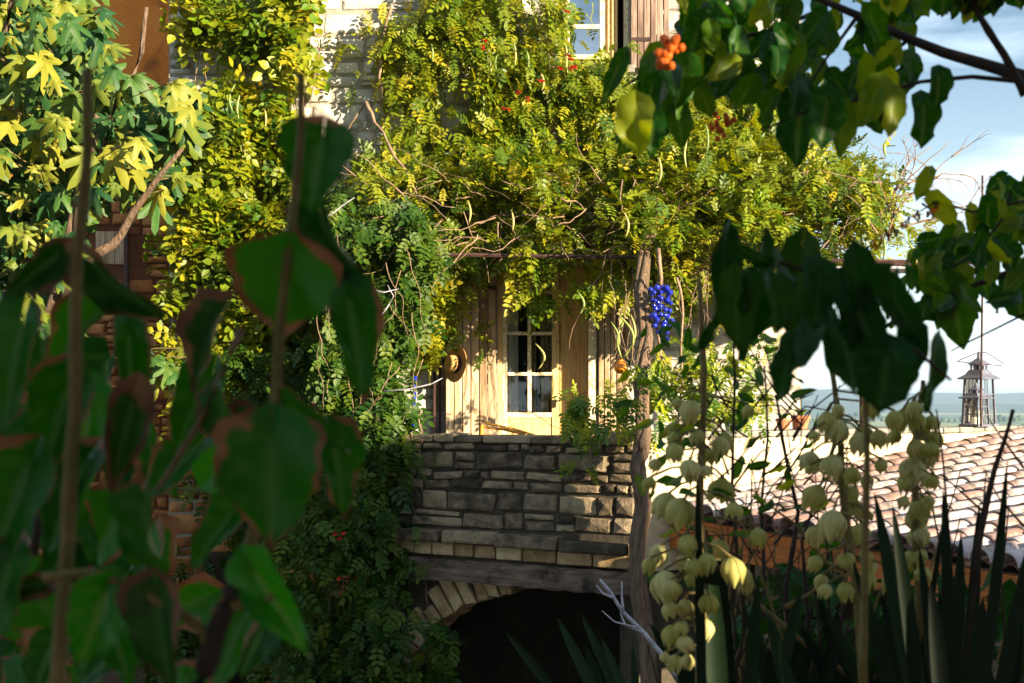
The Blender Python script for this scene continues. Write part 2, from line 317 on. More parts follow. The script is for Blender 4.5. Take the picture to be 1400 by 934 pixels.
def leaf_mesh(name, mat, seg=12, cross=4, curl=.25, fold=.25, wave=.05, seed=0, heart=.2, shape='ovate'):
    """a real leaf blade: fold on the midrib, curl, wavy margin, edge and vein attributes"""
    r = random.Random(seed); V = []; E = []; VN = []; ph = r.uniform(0, 6)
    for i in range(seg+1):
        t = i/seg
        w = (1.36*(t**.36)*((1-t)**1.2) if shape == 'ovate' else 1.02*(t**.42)*((1-t)**.8)*(1-.35*math.exp(-((t-.9)/.12)**2)))*(1+.07*math.sin(t*17+ph)+.035*math.sin(t*41+ph*3))
        w *= 1+.05*math.sin(9*t+ph)
        for j in range(-cross, cross+1):
            v = j/cross
            x = v*w; y = t - (heart if shape == 'ovate' else .26)*abs(v)**1.5*(1-t)**3*1.6
            z = fold*abs(x) - curl*t*t + wave*math.sin(10*t+ph+v*2.5)*abs(v)**1.5 + .015*math.cos(2*math.pi*5*(t-.35*abs(v)))*(1-abs(v))
            V.append((x, y, z)); E.append(max(abs(v)**2.2, t**4*1.0)); 
            vein = max(0, 1-abs(v)*cross*1.5*(.3+w)) if j == 0 else 0
            q = (t-.35*abs(v))*5.0; vein = max(vein, .55*max(0, 1-abs((q % 1)-.5)*7))
            VN.append(vein)
    n = 2*cross+1; Fc = [(i*n+j, i*n+j+1, (i+1)*n+j+1, (i+1)*n+j) for i in range(seg) for j in range(n-1)]
    me = bpy.data.meshes.new(name); me.from_pydata(V, [], Fc); me.update(); me.shade_smooth()
    a = me.attributes.new('edge', 'FLOAT', 'POINT'); a.data.foreach_set('value', E)
    a = me.attributes.new('vein', 'FLOAT', 'POINT'); a.data.foreach_set('value', VN)
    me.materials.append(mat); return me
def fig_mesh(name, seed):
    r = random.Random(seed); V = [(0, 0, 0)]; E = [0.3]; n = 40
    for ring in (.35, .7, 1.0):
        for k in range(n):
            th = -math.pi*.5 + 2*math.pi*k/n        # start at the petiole
            a = th-math.pi/2; a = (a+math.pi) % (2*math.pi)-math.pi   # 0 = tip
            best = 0
            for (la, ll, lw) in ((0, 1, .27), (.78, .88, .25), (-.78, .88, .25), (1.55, .62, .26), (-1.55, .62, .26)):
                d = abs(a-la); best = max(best, ll*math.exp(-(d/lw)**2*.55))
            R = max(.30, best) if abs(a) < 2.2 else .26
            R *= r.uniform(.96, 1.04); q = R if ring > .9 else min(R, .30+.7*R)*1
            rr = ring*R
            x = rr*math.sin(a); y = .12+rr*math.cos(a)
            z = -(.2+.12*seed)*rr*rr+.09*math.sin(2*a+seed)+.06*math.cos(a*8.2)*ring*.6*(R > .5)
            V.append((x*.95, y, z)); E.append(max(0, .9-abs(R-best)*1.5)*(1 if best > .55*1 and abs(a) < 1.6 and min(abs(a-q2) for q2 in (0, .72, -.72, 1.45, -1.45)) < .06 else 0))
    Fc = [(0, 1+k, 1+(k+1) % n) for k in range(n)]
    for g in range(2):
        for k in range(n):
            k2 = (k+1) % n; a_ = 1+g*n; b_ = a_+n
            Fc.append((a_+k, b_+k, b_+k2, a_+k2))
    me = bpy.data.meshes.new(name); me.from_pydata(V, [], Fc); me.update(); me.shade_smooth()
    a = me.attributes.new('vein', 'FLOAT', 'POINT'); a.data.foreach_set('value', E)
    me.materials.append(M['fig']); return me
# ------------------------------------------------------------ stones
def stone_tpl(seed):
    r = random.Random(seed); n = 8; V = []; Fc = []
    base = [(-.5, -.42), (-.42, -.5), (.42, -.5), (.5, -.4), (.5, .42), (.4, .5), (-.42, .5), (-.5, .4)]
    base = [(x*r.uniform(.87, 1.03), y*r.uniform(.84, 1.04)) for x, y in base]
    for (x, y) in base: V.append((x, .6, y))                                  # back ring (into the wall)
    for (x, y) in base: V.append((x*r.uniform(.97, 1), -.28, y*r.uniform(.97, 1)))
    for (x, y) in base: V.append((x*r.uniform(.78, .88), -.72+r.uniform(-.12, .12), y*r.uniform(.72, .86)))
    V.append((r.uniform(-.12, .12), -.92+r.uniform(-.25, .2), r.uniform(-.1, .1)))
    for g in (0, 8):
        for k in range(n):
            k2 = (k+1) % n; Fc += [(g+k, g+k2, g+8+k2), (g+k, g+8+k2, g+8+k)]
    for k in range(n): Fc.append((16+k, 16+(k+1) % n, 24))
    return V, Fc
STONES = [stone_tpl(i) for i in range(16)]
def tpl_mesh(name, tpl, mat, smooth=False):
    me = bpy.data.meshes.new(name); me.from_pydata(tpl[0], [], tpl[1]); me.update(); me.materials.append(mat)
    if smooth: me.shade_smooth()
    return me
def stone_wall(O, w, length, z0, z1, mat, parent, hs=(.12, .2), ws=(.16, .38), depth=.05, gap=.012, holes=(), show=None, limit=300, seed=1):
    """courses of separate stones on a wall face; O corner, w direction along the wall, the face looks along n"""
    r = random.Random(seed); w = Vector(w).normalized(); n = Vector((w.y, -w.x, 0)); O = Vector(O)
    meshes = [tpl_mesh('stone', s, mat) for s in STONES]; parts = 0; rest = []
    z = z0
    while z < z1-.03:
        h = min(r.uniform(*hs), z1-z)
        if z1-z-h < .06: h = z1-z
        s = -r.uniform(0, .15)
        while s < length:
            ww = r.uniform(*ws)*(1.25 if h > sum(hs)/2 else .9)
            a, b = max(s, 0), min(s+ww, length)
            s += ww
            if b-a < .05: continue
            if any(a < hb and b > ha and z < hd and z+h > hc for ha, hb, hc, hd in holes): continue
            sub = [(z+r.uniform(-.008, .008), h*r.uniform(.9, 1.06))] if r.random() > .3 or h < .12 else (lambda q_: [(z, h*q_), (z+h*q_, h*(1-q_))])(r.uniform(.35, .65))
            for (zz, hh) in sub:
                c = O+w*((a+b)/2)+Vector((0, 0, zz+hh/2))
                tl = r.gauss(0, .045)
                X = (w*math.cos(tl)+Vector((0, 0, 1))*math.sin(tl))*(b-a-gap); Z = (Vector((0, 0, 1))*math.cos(tl)-w*math.sin(tl))*(hh-gap)
                Yv = -n*depth*r.uniform(.75, 1.35)
                Mx = Matrix(((X.x, Yv.x, Z.x, c.x), (X.y, Yv.y, Z.y, c.y), (X.z, Yv.z, Z.z, c.z), (0, 0, 0, 1)))
                if (show is None or show(c)) and parts < limit:
                    link('stone', meshes[r.randrange(16)], None, parent, Mx); parts += 1
                else: rest.append(np.array(Mx))
        z += h
    if rest:
        me = mass_mesh('stone_courses', STONES, np.array(rest)); link('stone_courses', me, mat, parent, None, 'stuff')
def pix(p): return 700+F*p.x/p.y, HZ-F*p.z/p.y
# ------------------------------------------------------------ ground, far plain and hills
GZ = -3.0
def build_ground():
    ys = [-60, -20, 0, 10, 20, 30, 45, 70, 110, 180, 300, 500, 900, 1600, 3000, 6000, 12000]
    V = []; Fc = []; xs = [-12000, -4000, -1200, -400, -120, -40, -12, 0, 12, 40, 120, 400, 1200, 4000, 12000]
    for y in ys:
        for x in xs:
            d = math.hypot(max(0, abs(x)-14), max(0, y-24)); z = GZ-min(d*.18, 34)
            V.append((x, y, z))
    n = len(xs)
    for i in range(len(ys)-1):
        for j in range(n-1): Fc.append((i*n+j, i*n+j+1, (i+1)*n+j+1, (i+1)*n+j))
    me = bpy.data.meshes.new('ground'); me.from_pydata(V, [], Fc); me.update()
    m, t, o = newmat('fields_and_soil'); l = t.links.new
    g = N(t, 'ShaderNodeNewGeometry'); vo = N(t, 'ShaderNodeTexVoronoi'); mp_ = N(t, 'ShaderNodeMapping'); mp_.inputs['Scale'].default_value = (.006, .0022, .01); l(g.outputs['Position'], mp_.inputs[0]); l(mp_.outputs[0], vo.inputs['Vector']); vo.inputs['Scale'].default_value = 1
    r = ramp(t, [(.03, .07, .03), (.08, .13, .03), (.2, .22, .07), (.05, .09, .03), (.28, .24, .12)], [0, .3, .5, .7, 1]); r.color_ramp.interpolation = 'CONSTANT'
    sp = N(t, 'ShaderNodeSeparateColor'); l(vo.outputs['Color'], sp.inputs[0]); l(sp.outputs[0], r.inputs[0])
    sx_ = N(t, 'ShaderNodeSeparateXYZ'); l(g.outputs['Position'], sx_.inputs[0]); mr_ = N(t, 'ShaderNodeMapRange'); mr_.inputs['From Min'].default_value = 30; mr_.inputs['From Max'].default_value = 80; l(sx_.outputs['Y'], mr_.inputs['Value'])
    n1 = N(t, 'ShaderNodeTexNoise'); n1.inputs['Scale'].default_value = 3; n1.inputs['Detail'].default_value = 8; l(g.outputs['Position'], n1.inputs['Vector'])
    r2 = ramp(t, [(.014, .011, .007), (.05, .035, .02)], [.35, .65]); l(n1.outputs['Fac'], r2.inputs[0])
    mi_ = N(t, 'ShaderNodeMix', data_type='RGBA'); l(mr_.outputs[0], mi_.inputs['Factor']); l(r2.outputs[0], mi_.inputs['A']); l(r.outputs[0], mi_.inputs['B'])
    b = N(t, 'ShaderNodeBsdfPrincipled'); b.inputs['Roughness'].default_value = .95; l(mi_.outputs['Result'], b.inputs['Base Color']); l(b.outputs[0], o.inputs[0])
    link('ground', me, m, None, None, 'structure')
    # hills
    mb = MB(); nx = 120; hillm = surf('wooded_hill', [(.03, .06, .04), (.07, .1, .06)], .01, bump=0, fine=.05)
    for row in range(2):
        Y0 = (3600, 5200)[row]; V = []; Fc = []
        for i in range(nx+1):
            x = -4000+8000*i/nx
            h = (40, 78)[row]*(.75+.5*noise.noise((x*.0011, row*7.3, 0))+.22*noise.noise((x*.004, row*3.1, 1)))
            for k, (dy, q) in enumerate(((0, 0), (140, .55), (330, .92), (520, 1.0), (900, .6), (1400, 0))):
                V.append((x, Y0+dy+60*noise.noise((x*.003, k, row)), GZ-34+h*q-(.5 if q == 0 else 0)))
        for i in range(nx):
            for k in range(5): Fc.append((i*6+k, (i+1)*6+k, (i+1)*6+k+1, i*6+k+1))
        me = bpy.data.meshes.new('hills'); me.from_pydata(V, [], Fc); me.update(); me.shade_smooth()
        link('hills', me, hillm, None, None, 'structure')
    # woods on the plain, seen as bands
    r = random.Random(4); mats = []
    for band in range(9):
        y = r.uniform(700, 2900); x0 = y*r.uniform(.15, .36); ln = r.uniform(120, 520)
        for k in range(int(ln/9)):
            x = x0+k*9+r.uniform(-3, 3); s = r.uniform(5, 10)
            Mx = Matrix.Translation((x, y+r.uniform(-12, 12), GZ-34+s*.5)) @ Matrix.Diagonal((s, s*.9, s*.9, 1)); mats.append(np.array(Mx))
    ico = []; 
    V = [(0, 0, .62)]; 
    for (rr, zz, ph) in ((.42, .42, 0), (.6, .05, .4), (.4, -.4, .1)):
        for k in range(6): V.append((rr*math.cos(k*1.047+ph), rr*math.sin(k*1.047+ph), zz))
    Fc = [(0, 1+k, 1+(k+1) % 6) for k in range(6)]
    for g_ in range(2):
        for k in range(6):
            k2 = (k+1) % 6; a_ = 1+g_*6; Fc += [(a_+k, a_+6+k, a_+6+k2), (a_+k, a_+6+k2, a_+k2)]
    me = mass_mesh('far_woods', [(V, Fc)], np.array(mats)); o = link('far_woods', me, M['ivy'], None, None, 'stuff'); tag(o, 'dark bands of far-off woodland on the hazy plain', 'woodland')
build_ground()
# ------------------------------------------------------------ main house
WY = 15.0
house = thing('stone_house', 'old pale limestone house overgrown with vine behind the terrace', 'house', (0, WY, GZ))
DX0, DX1, DZ0, DZ1 = -.155, .80, -1.1, 1.50        # door opening
UX0, UX1, UZ0, UZ1 = .50, 1.235, 3.50, 5.2         # upper window
HX0, HX1, HT = -3.62, 3.05, 6.2
def wall_slab(x0, x1, z0, z1, y0, y1, holes, name, mat, parent):
    xs = sorted({x0, x1, *[h[0] for h in holes], *[h[1] for h in holes]}); zs = sorted({z0, z1, *[h[2] for h in holes], *[h[3] for h in holes]})
    mb = MB()
    for a, b in zip(xs, xs[1:]):
        for c, d in zip(zs, zs[1:]):
            if any(a >= h[0]-1e-6 and b <= h[1]+1e-6 and c >= h[2]-1e-6 and d <= h[3]+1e-6 for h in holes): continue
            mb.box(((a+b)/2, (y0+y1)/2, (c+d)/2), (b-a, y1-y0, d-c))
    return mb.build(name, mat, parent)
holes = [(DX0, DX1, DZ0, DZ1), (UX0, UX1, UZ0, UZ1)]
mw = wall_slab(HX0, HX1, GZ, HT, WY, WY+.45, holes, 'wall', M['mortar'], house)
def vis(c):
    x, y = pix(c)
    return (395 < x < 585 and -20 < y < 230) or (520 < x < 690 and 360 < y < 600) or (800 < x < 1110 and 330 < y < 600) or (900 < x < 1110 and y < 120) or (560 < x < 640 and -10 < y < 200)
stone_wall((HX0, WY, 0), (1, 0, 0), HX1-HX0, GZ, HT, M['white_stone'], mw, hs=(.12, .3), ws=(.2, .56), depth=.034, gap=.02, holes=[(a-HX0, b-HX0, c, d) for a, b, c, d in holes]+[(0, 1.7, GZ, .6)], show=vis, seed=3)
stone_wall((HX0, WY, 0), (1, 0, 0), 1.7, GZ, .6, M['brown_stone'], mw, hs=(.13, .24), ws=(.2, .45), depth=.045, limit=0, seed=4)
# side wall, roof and back so that the house is a real volume
mb = MB(); mb.box((HX1-.225, WY+3.25, (HT+GZ)/2), (.45, 5.6, HT-GZ)); mb.box((HX0+.225, WY+3.25, (HT+GZ)/2), (.45, 5.6, HT-GZ)); mb.box(((HX0+HX1)/2, WY+6.3, (HT+GZ)/2), (HX1-HX0, .45, HT-GZ))
mb.build('rear_wall', M['lime'], house)
mb = MB(); mb.add([(HX0-.3, WY-.3, HT), (HX1+.3, WY-.3, HT), (HX1+.3, WY+6.8, HT+1.6), (HX0-.3, WY+6.8, HT+1.6), (HX0-.3, WY-.3, HT+.15), (HX1+.3, WY-.3, HT+.15), (HX1+.3, WY+6.8, HT+1.75), (HX0-.3, WY+6.8, HT+1.75)], [(0, 1, 2, 3), (7, 6, 5, 4), (0, 4, 5, 1), (1, 5, 6, 2), (2, 6, 7, 3), (3, 7, 4, 0)])
mb.build('roof', M['pan'], house)
# rooms behind the openings
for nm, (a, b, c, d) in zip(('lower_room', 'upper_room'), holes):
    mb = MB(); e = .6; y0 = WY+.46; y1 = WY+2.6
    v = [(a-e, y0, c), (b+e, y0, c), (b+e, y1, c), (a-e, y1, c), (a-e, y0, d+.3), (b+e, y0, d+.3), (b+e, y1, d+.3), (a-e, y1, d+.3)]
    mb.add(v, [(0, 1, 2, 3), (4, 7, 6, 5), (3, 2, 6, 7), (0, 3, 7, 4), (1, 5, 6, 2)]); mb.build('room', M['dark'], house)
# french door: glazed left leaf shut, right leaf standing open inward
dr = MB(); fy = WY+.18
dr.box((DX0+.025, fy, (DZ0+DZ1)/2), (.05, .1, DZ1-DZ0)); dr.box((DX1-.03, fy, (DZ0+DZ1)/2), (.06, .1, DZ1-DZ0)); dr.box(((DX0+DX1)/2, fy, DZ1-.03), (DX1-DX0-.112, .1, .06))
door = dr.build('door', M['door'], house, bevel=.006, label='ochre wooden french door behind the vine, its right leaf open')
lx0, lx1 = DX0+.052, .505; ly = fy-.005
def dpart(nm, c, d, mat, bev=.004, par=None): mb = MB(); mb.box(c, d); return mb.build(nm, mat, par or door, bevel=bev)
dpart('stile', (lx0+.025, ly, .2), (.05, .05, 2.55), M['bar']); dpart('stile', (lx1-.04, ly, .2), (.08, .05, 2.55), M['door'])
xm = (lx0+.05+lx1-.08)/2
dpart('glazing_bar', (xm, ly, .655), (.04, .04, 1.6), M['bar'])
zb = [(HZ-p)/F*WY for p in (565, 511, 455, 398, 350)]
for z in zb[1:4]: dpart('glazing_bar', (xm, ly-.004, z), (lx1-lx0-.135, .045, .035), M['bar'])
dpart('rail', (xm, ly, zb[0]-.02), (lx1-lx0-.135, .048, .05), M['bar'])
dpart('rail', (xm, ly, zb[4]+.01), (lx1-lx0-.135, .048, .08), M['bar'])
dpart('door_panel', (xm, ly+.004, zb[0]-.46), (lx1-lx0-.135, .03, .83), M['door'])
dpart('door_panel', (xm, ly-.014, zb[0]-.42), (lx1-lx0-.26, .02, .5), M['door'], .008)
for i in range(4):
    for (a, b) in ((lx0+.05, xm-.02), (xm+.02, lx1-.08)):
        dpart('pane', ((a+b)/2, ly+.012, (zb[i]+zb[i+1])/2), (b-a, .005, zb[i]-zb[i+1] if zb[i] > zb[i+1] else zb[i+1]-zb[i]-.03), M['glass'], 0)
# open right leaf
R_ = Matrix.Rotation(math.radians(62), 3, 'Z'); mb = MB(); hinge = Vector((DX1-.065, fy+.03, .2))
mb.box((.625, fy+.03, .2), (.225, .04, 2.5), Matrix.Rotation(math.radians(7), 3, 'Z')); mb.build('door_leaf', M['door'], door, bevel=.005)
dpart('handle', (lx1-.04, ly-.04, -.05), (.014, .03, .09), M['metal'])
# curtains behind the panes
def curtain(x0, x1, z0, z1, y, mat, n, amp, par, nm='curtain'):
    V = []; Fc = []; k = n*8
    for i in range(k+1):
        x = x0+(x1-x0)*i/k; d = amp*math.sin(2*math.pi*i/8)
        for z in (z0, z1): V.append((x, y+d, z))
    for i in range(k): Fc.append((2*i, 2*i+2, 2*i+3, 2*i+1))
    me = bpy.data.meshes.new(nm); me.from_pydata(V, [], Fc); me.shade_smooth(); link(nm, me, mat, par)
curtain(lx0+.03, lx0+.17, -1.05, 1.4, fy+.045, M['curtain'], 4, .022, door)
curtain(xm-.02, xm+.075, -1.05, 1.4, fy+.12, M['beige'], 3, .02, door)
curtain(lx1-.2, lx1-.06, -1.05, 1.4, fy+.1, M['beige'], 3, .015, door)
dpart('lintel', ((DX0+DX1)/2+.02, WY-.01, DZ1+.09), (DX1-DX0+.34, .12, .17), M['lintel'], .012, house)
dpart('door_sill', ((DX0+DX1)/2, WY+.1, DZ0+.03), (DX1-DX0-.004, .5, .06), M['coping'], .01, house)
# white painted jamb right of the door
dpart('jamb', (DX1+.045, WY-.02, .18), (.085, .1, 2.56), M['bar'], .006, house)
# shutters: planks are parts of the shutter
def shutter(x0, x1, z0, z1, y, mat, n, ang, hinge, par, label):
    R = Matrix.Rotation(math.radians(ang), 3, 'Z'); h = Vector((x0 if hinge < 0 else x1, y, 0))
    def tr(c): return h+R @ (Vector(c)-h)
    mb = MB()
    for z in (z0+.3, (z0+z1)/2, z1-.3):
        if z < z1-.1: mb.box(tr(((x0+x1)/2, y+.03, z)), (x1-x0-.06, .025, .11), R)
    s = mb.build('shutter', mat, par, bevel=.004, label=label); w = (x1-x0)/n
    for i in range(n):
        mb = MB(); dz = random.uniform(-.006, .006)
        mb.box(tr((x0+w*(i+.5), y+random.uniform(-.003, .003), (z0+z1)/2+dz)), (w-.009, .028, z1-z0), R); mb.build('plank', mat, s, bevel=.005)
    for z in (z0+.3, z1-.3):
        mb = MB(); mb.box(tr((h.x+(.1 if hinge < 0 else -.1), y-.02, z)), (.2, .01, .04), R); mb.build('hinge', M['metal'], s)
shutter(-.70, -.17, -1.05, 1.46, WY-.1, M['shutter'], 6, 9, 1, house, 'cream weathered plank shutter left of the door')
shutter(.905, 1.22, -1.05, 1.46, WY-.09, M['shutter'], 5, -3, -1, house, 'cream weathered plank shutter right of the door')
shutter(1.245, 1.65, 3.46, 5.2, WY-.09, M['grey_wood'], 6, -4, -1, house, 'grey-brown plank shutter beside the upper window')
# dark strips standing in for the left shutter's cast shadow
for dx in (-.81, -.755): dpart('shutter_shadow', (dx, WY-.09, .2), (.025, .03, 2.5), M['metal'], 0, house)
# upper window: a casement standing ajar with the sky in its panes
mb = MB(); 
for x in (UX0+.025, UX1-.025): mb.box((x, WY+.12, (UZ0+UZ1)/2), (.05, .08, UZ1-UZ0))
mb.box(((UX0+UX1)/2, WY+.12, UZ0+.03), (UX1-UX0-.104, .08, .06)); win = mb.build('window', M['bar'], house, bevel=.005, label='upper casement window with its leaf standing ajar')
R = Matrix.Rotation(math.radians(14), 3, 'Z'); cx = .83
for (x, w_) in ((UX0+.08, .05), (UX0+.45, .05)): mb = MB(); mb.box((x, WY+.0, (UZ0+UZ1)/2+.05), (w_, .045, UZ1-UZ0-.14)); mb.build('sash_stile', M['bar'], win, bevel=.004)
for z in (UZ0+.1, UZ0+.42, UZ0+.86, UZ0+1.3): mb = MB(); mb.box((UX0+.265, WY+.0, z), (.315, .04, .045)); mb.build('glazing_bar', M['bar'], win, bevel=.004)
for (a, b) in ((UZ0+.12, UZ0+.4), (UZ0+.44, UZ0+.84), (UZ0+.88, UZ0+1.28)): mb = MB(); mb.box((UX0+.265, WY+.0, (a+b)/2), (.315, .006, b-a)); mb.build('pane', M['skyglass'], win)
curtain(UX0+.48, UX0+.62, UZ0+.08, UZ1-.1, WY+.05, M['beige'], 3, .015, win)
dpart('window_sill', ((UX0+UX1)/2, WY-.02, UZ0-.045), (UX1-UX0+.1, .2, .08), M['coping'], .01, house)
# ------------------------------------------------------------ left wing
LY = 17.0
wing = thing('brown_house_wing', 'brown plastered house wing with rubble base behind the fig tree', 'house wing', (-5.5, LY, GZ))
LH = [(-4.98, -4.62, 1.60, 2.0)]
sw = wall_slab(-9, -3.62, GZ, 2.55, LY, LY+.4, LH, 'wall', M['brown_mortar'], wing)
stone_wall((-9, LY, 0), (1, 0, 0), 5.36, GZ, 2.55, M['brown_stone'], sw, hs=(.1, .2), ws=(.14, .32), depth=.05, gap=.016, holes=[(a+9, b+9, c, d) for a, b, c, d in LH], show=lambda c: 100 < pix(c)[0] < 300 and 220 < pix(c)[1] < 520, seed=9)
mb = MB(); mb.box((-6.31, LY+.18, 5.1), (5.38, .44, 5.08)); mb.build('plaster_wall', M['brown_plaster'], wing, bevel=.01)
mb = MB(); mb.box((-3.66, LY-.9, 2), (.06, 1.7, 10)); 
mb = MB(); mb.box((-8.8, LY+2.5, 2.3), (.4, 4.2, 10.6)); mb.box((-6.3, LY+4.7, 2.3), (5.4, .3, 10.6)); mb.build('rear_wall', M['brown_plaster'], wing)
mb = MB(); mb.box((-6.3, LY+2.2, 7.72), (6, 6, .14)); mb.build('roof', M['pan'], wing)
mb = MB(); mb.box((-4.8, LY+.02, 1.8), (.35, .05, .395)); wsh = mb.build('window_shutter', M['shutter'], wing)
for i in range(3): mb = MB(); mb.box((-4.915+i*.115, LY-.015, 1.8), (.108, .02, .39)); mb.build('plank', M['shutter'], wsh, bevel=.004)
mb = MB(); mb.tube([(-4.58, LY-.1, -3), (-4.58, LY-.1, .4), (-4.58, LY-.1, 2.1)], .035, 8); mb.build('drain_pipe', M['metal'], wing, smooth=True)
# ------------------------------------------------------------ terrace
A = Vector((-1.6, 13.6, 0)); B = Vector((1.07, 12.2, 0)); wdir = (B-A).normalized(); nrm = Vector((wdir.y, -wdir.x, 0)); PL = (B-A).length
u = Vector((.82, .57, 0)).normalized(); v = Vector((.57, -.82, 0)).normalized()
ter = thing('stone_terrace', 'stone terrace with a rubble parapet over a dark arched undercroft', 'terrace', (0, 13.2, GZ))
Rw = Matrix.Rotation(math.atan2(wdir.y, wdir.x), 3, 'Z')
def onpar(s, out, z): return A+wdir*s+nrm*out+Vector((0, 0, z))
def pbox(mb, s0, s1, o0, o1, z0, z1): mb.box(onpar((s0+s1)/2, (o0+o1)/2, (z0+z1)/2), (s1-s0, abs(o1-o0), z1-z0), Rw)
mb = MB(); pbox(mb, 0, PL, -.32, 0, -1.2, -.385); par = mb.build('parapet', M['dark_mortar'], ter)
stone_wall(A, wdir, PL, -1.18, -.40, M['grey_stone'], par, hs=(.06, .21), ws=(.1, .44), depth=.042, gap=.012, seed=27)
rs = random.Random(3); s = 0
capm = [tpl_mesh('cap_stone', t_, M['grey_stone']) for t_ in STONES[:6]]
while s < PL-.1:      # cap stones, thick ledge slabs, ochre blocks, each its own piece
    w_ = min(rs.uniform(.22, .5), PL-s); mb = MB(); pbox(mb, s+.006, s+w_-.006, -.33, .05, -.40, -.33+rs.uniform(-.012, .012)); mb.build('cap_stone', M['grey_stone'], par, bevel=.016); s += w_
s = .0
while s < PL-.1:
    w_ = min(rs.uniform(.45, .85), PL-s); mb = MB(); q = rs.uniform(.14, .2); z_ = -1.19-.06*s/PL; pbox(mb, s+.008, s+w_-.008, -.2, q, z_-.1, z_+rs.uniform(-.01, .02)); mb.build('ledge_slab', M['grey_stone'], ter, bevel=.022); s += w_
s = .0
while s < PL-.06:
    w_ = min(rs.uniform(.14, .36), PL-s); mb = MB(); z_ = -1.30-.05*s/PL; pbox(mb, s+.007, s+w_-.007, -.2, .07+rs.uniform(0, .02), z_-.115, z_); mb.build('block', M['ochre_stone'], ter, bevel=.014); s += w_
mb = MB(); pbox(mb, -.05, PL, -.2, .03, -1.47, -1.18); mb.build('ledge_core', M['dark_mortar'], ter)
mb = MB(); k = 24
rng2 = random.Random(5)
for i in range(k):
    s0 = PL*i/k; s1 = PL*(i+1)/k
    def ring(s): 
        j = rng2.Random(int(s*1000)) if False else random.Random(int(s*1000)); t_ = -1.445-.04*s/PL; b_ = -1.66-.03*s/PL
        return [onpar(s, -.2, t_), onpar(s, .09+j.uniform(-.008, .008), t_+j.uniform(-.008, .004)), onpar(s, .1+j.uniform(-.01, .01), (t_+b_)/2), onpar(s, .09+j.uniform(-.012, .008), b_+j.uniform(-.006, .012)), onpar(s, -.2, b_)]
    r0, r1 = ring(s0), ring(s1); mb.add(r0+r1, [(q, q+1, q+6, q+5) for q in range(4)]+[(4, 0, 5, 9)])
mb.build('beam', M['beam'], ter)
# arch ring under the beam, left half, plus its spandrel
sc = .0
for s_ in np.linspace(0, PL, 200):
    p = onpar(s_, -.12, 0)
    if abs(700+F*p.x/p.y-715) < 3: sc = s_
mb = MB(); pbox(mb, -.4, PL-.02, -.62, -.2, -1.62, -1.47); mb.build('slab_edge', M['dark_mortar'], ter)
AC = Vector((sc, 0, -3.1)); Ri, Ro = 1.33, 1.62
arch = None
mb = MB(); n = 20; V = []; 
for i in range(n+1):
    a_ = math.radians(93+87*i/n); si = AC.x+Ri*1.02*math.cos(a_); zi = AC.z+Ri*1.02*math.sin(a_)
    for o_ in (-.13, -.5): V += [tuple(onpar(si, o_, zi)), tuple(onpar(min(AC.x+Ro*1.6*math.cos(a_), si), o_, -1.64))] if False else [tuple(onpar(si, o_, zi)), tuple(onpar(si, o_, -1.63))]
Fc = []
for i in range(n):
    a_ = i*4; b_ = a_+4; Fc += [(a_, a_+1, b_+1, b_), (a_, b_, b_+2, a_+2), (a_+2, b_+2, b_+3, a_+3)]
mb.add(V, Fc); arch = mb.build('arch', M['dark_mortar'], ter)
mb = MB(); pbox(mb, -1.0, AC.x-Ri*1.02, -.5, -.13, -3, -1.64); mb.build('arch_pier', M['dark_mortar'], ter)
na = 15
for i in range(na):
    a0 = math.radians(94+86*i/na); a1 = math.radians(94+86*(i+1)/na-1.0); jo = rs.uniform(0, .03); V = []
    Rr = Ro*rs.uniform(.93, 1.06)
    for o_ in (-.45, -.06-jo):
        for (R0, aa) in ((Ri+rs.uniform(-.02, .02), a0), (Ri+rs.uniform(-.02, .02), a1), (Rr, a1), (Rr, a0)):
            V.append(tuple(onpar(AC.x+R0*math.cos(aa), o_, min(AC.z+R0*math.sin(aa), -1.635))))
    mb = MB(); mb.add(V, [(0, 1, 2, 3), (7, 6, 5, 4), (0, 4, 5, 1), (1, 5, 6, 2), (2, 6, 7, 3), (3, 7, 4, 0)]); mb.build('voussoir', M['ochre_stone'], arch, bevel=.014)
sp0 = onpar(0, -.13, 0)
stone_wall(sp0-wdir*1.0, wdir, 1.0+max(.05, AC.x-Ro-.02), -3, -1.66, M['brown_stone'], ter, hs=(.12, .2), ws=(.16, .36), depth=.05, limit=60, seed=31)
# terrace floor and the undercroft behind the arch
CR = Vector((B.x, B.y, 0)); E0 = CR+u*3.4
mb = MB(); poly = [A+Vector((-.1, .9, 0)), A, B-nrm*.0, E0, Vector((HX1, WY, 0)), Vector((-1.8, WY, 0))]
top = [Vector((p.x, p.y, DZ0-.02)) for p in poly]; bot = [Vector((p.x, p.y, -1.62)) for p in poly]; k = len(poly)
# keep the slab a little inside the parapet face
top[1] += -nrm*.2; bot[1] += -nrm*.2; top[2] += -nrm*.2-u*.0; bot[2] += -nrm*.2
mb.add(top+bot, [tuple(range(k)), tuple(range(2*k-1, k-1, -1))]+[(i, (i+1) % k, k+(i+1) % k, k+i) for i in range(k)])
mb.build('terrace_floor', M['coping'], ter)
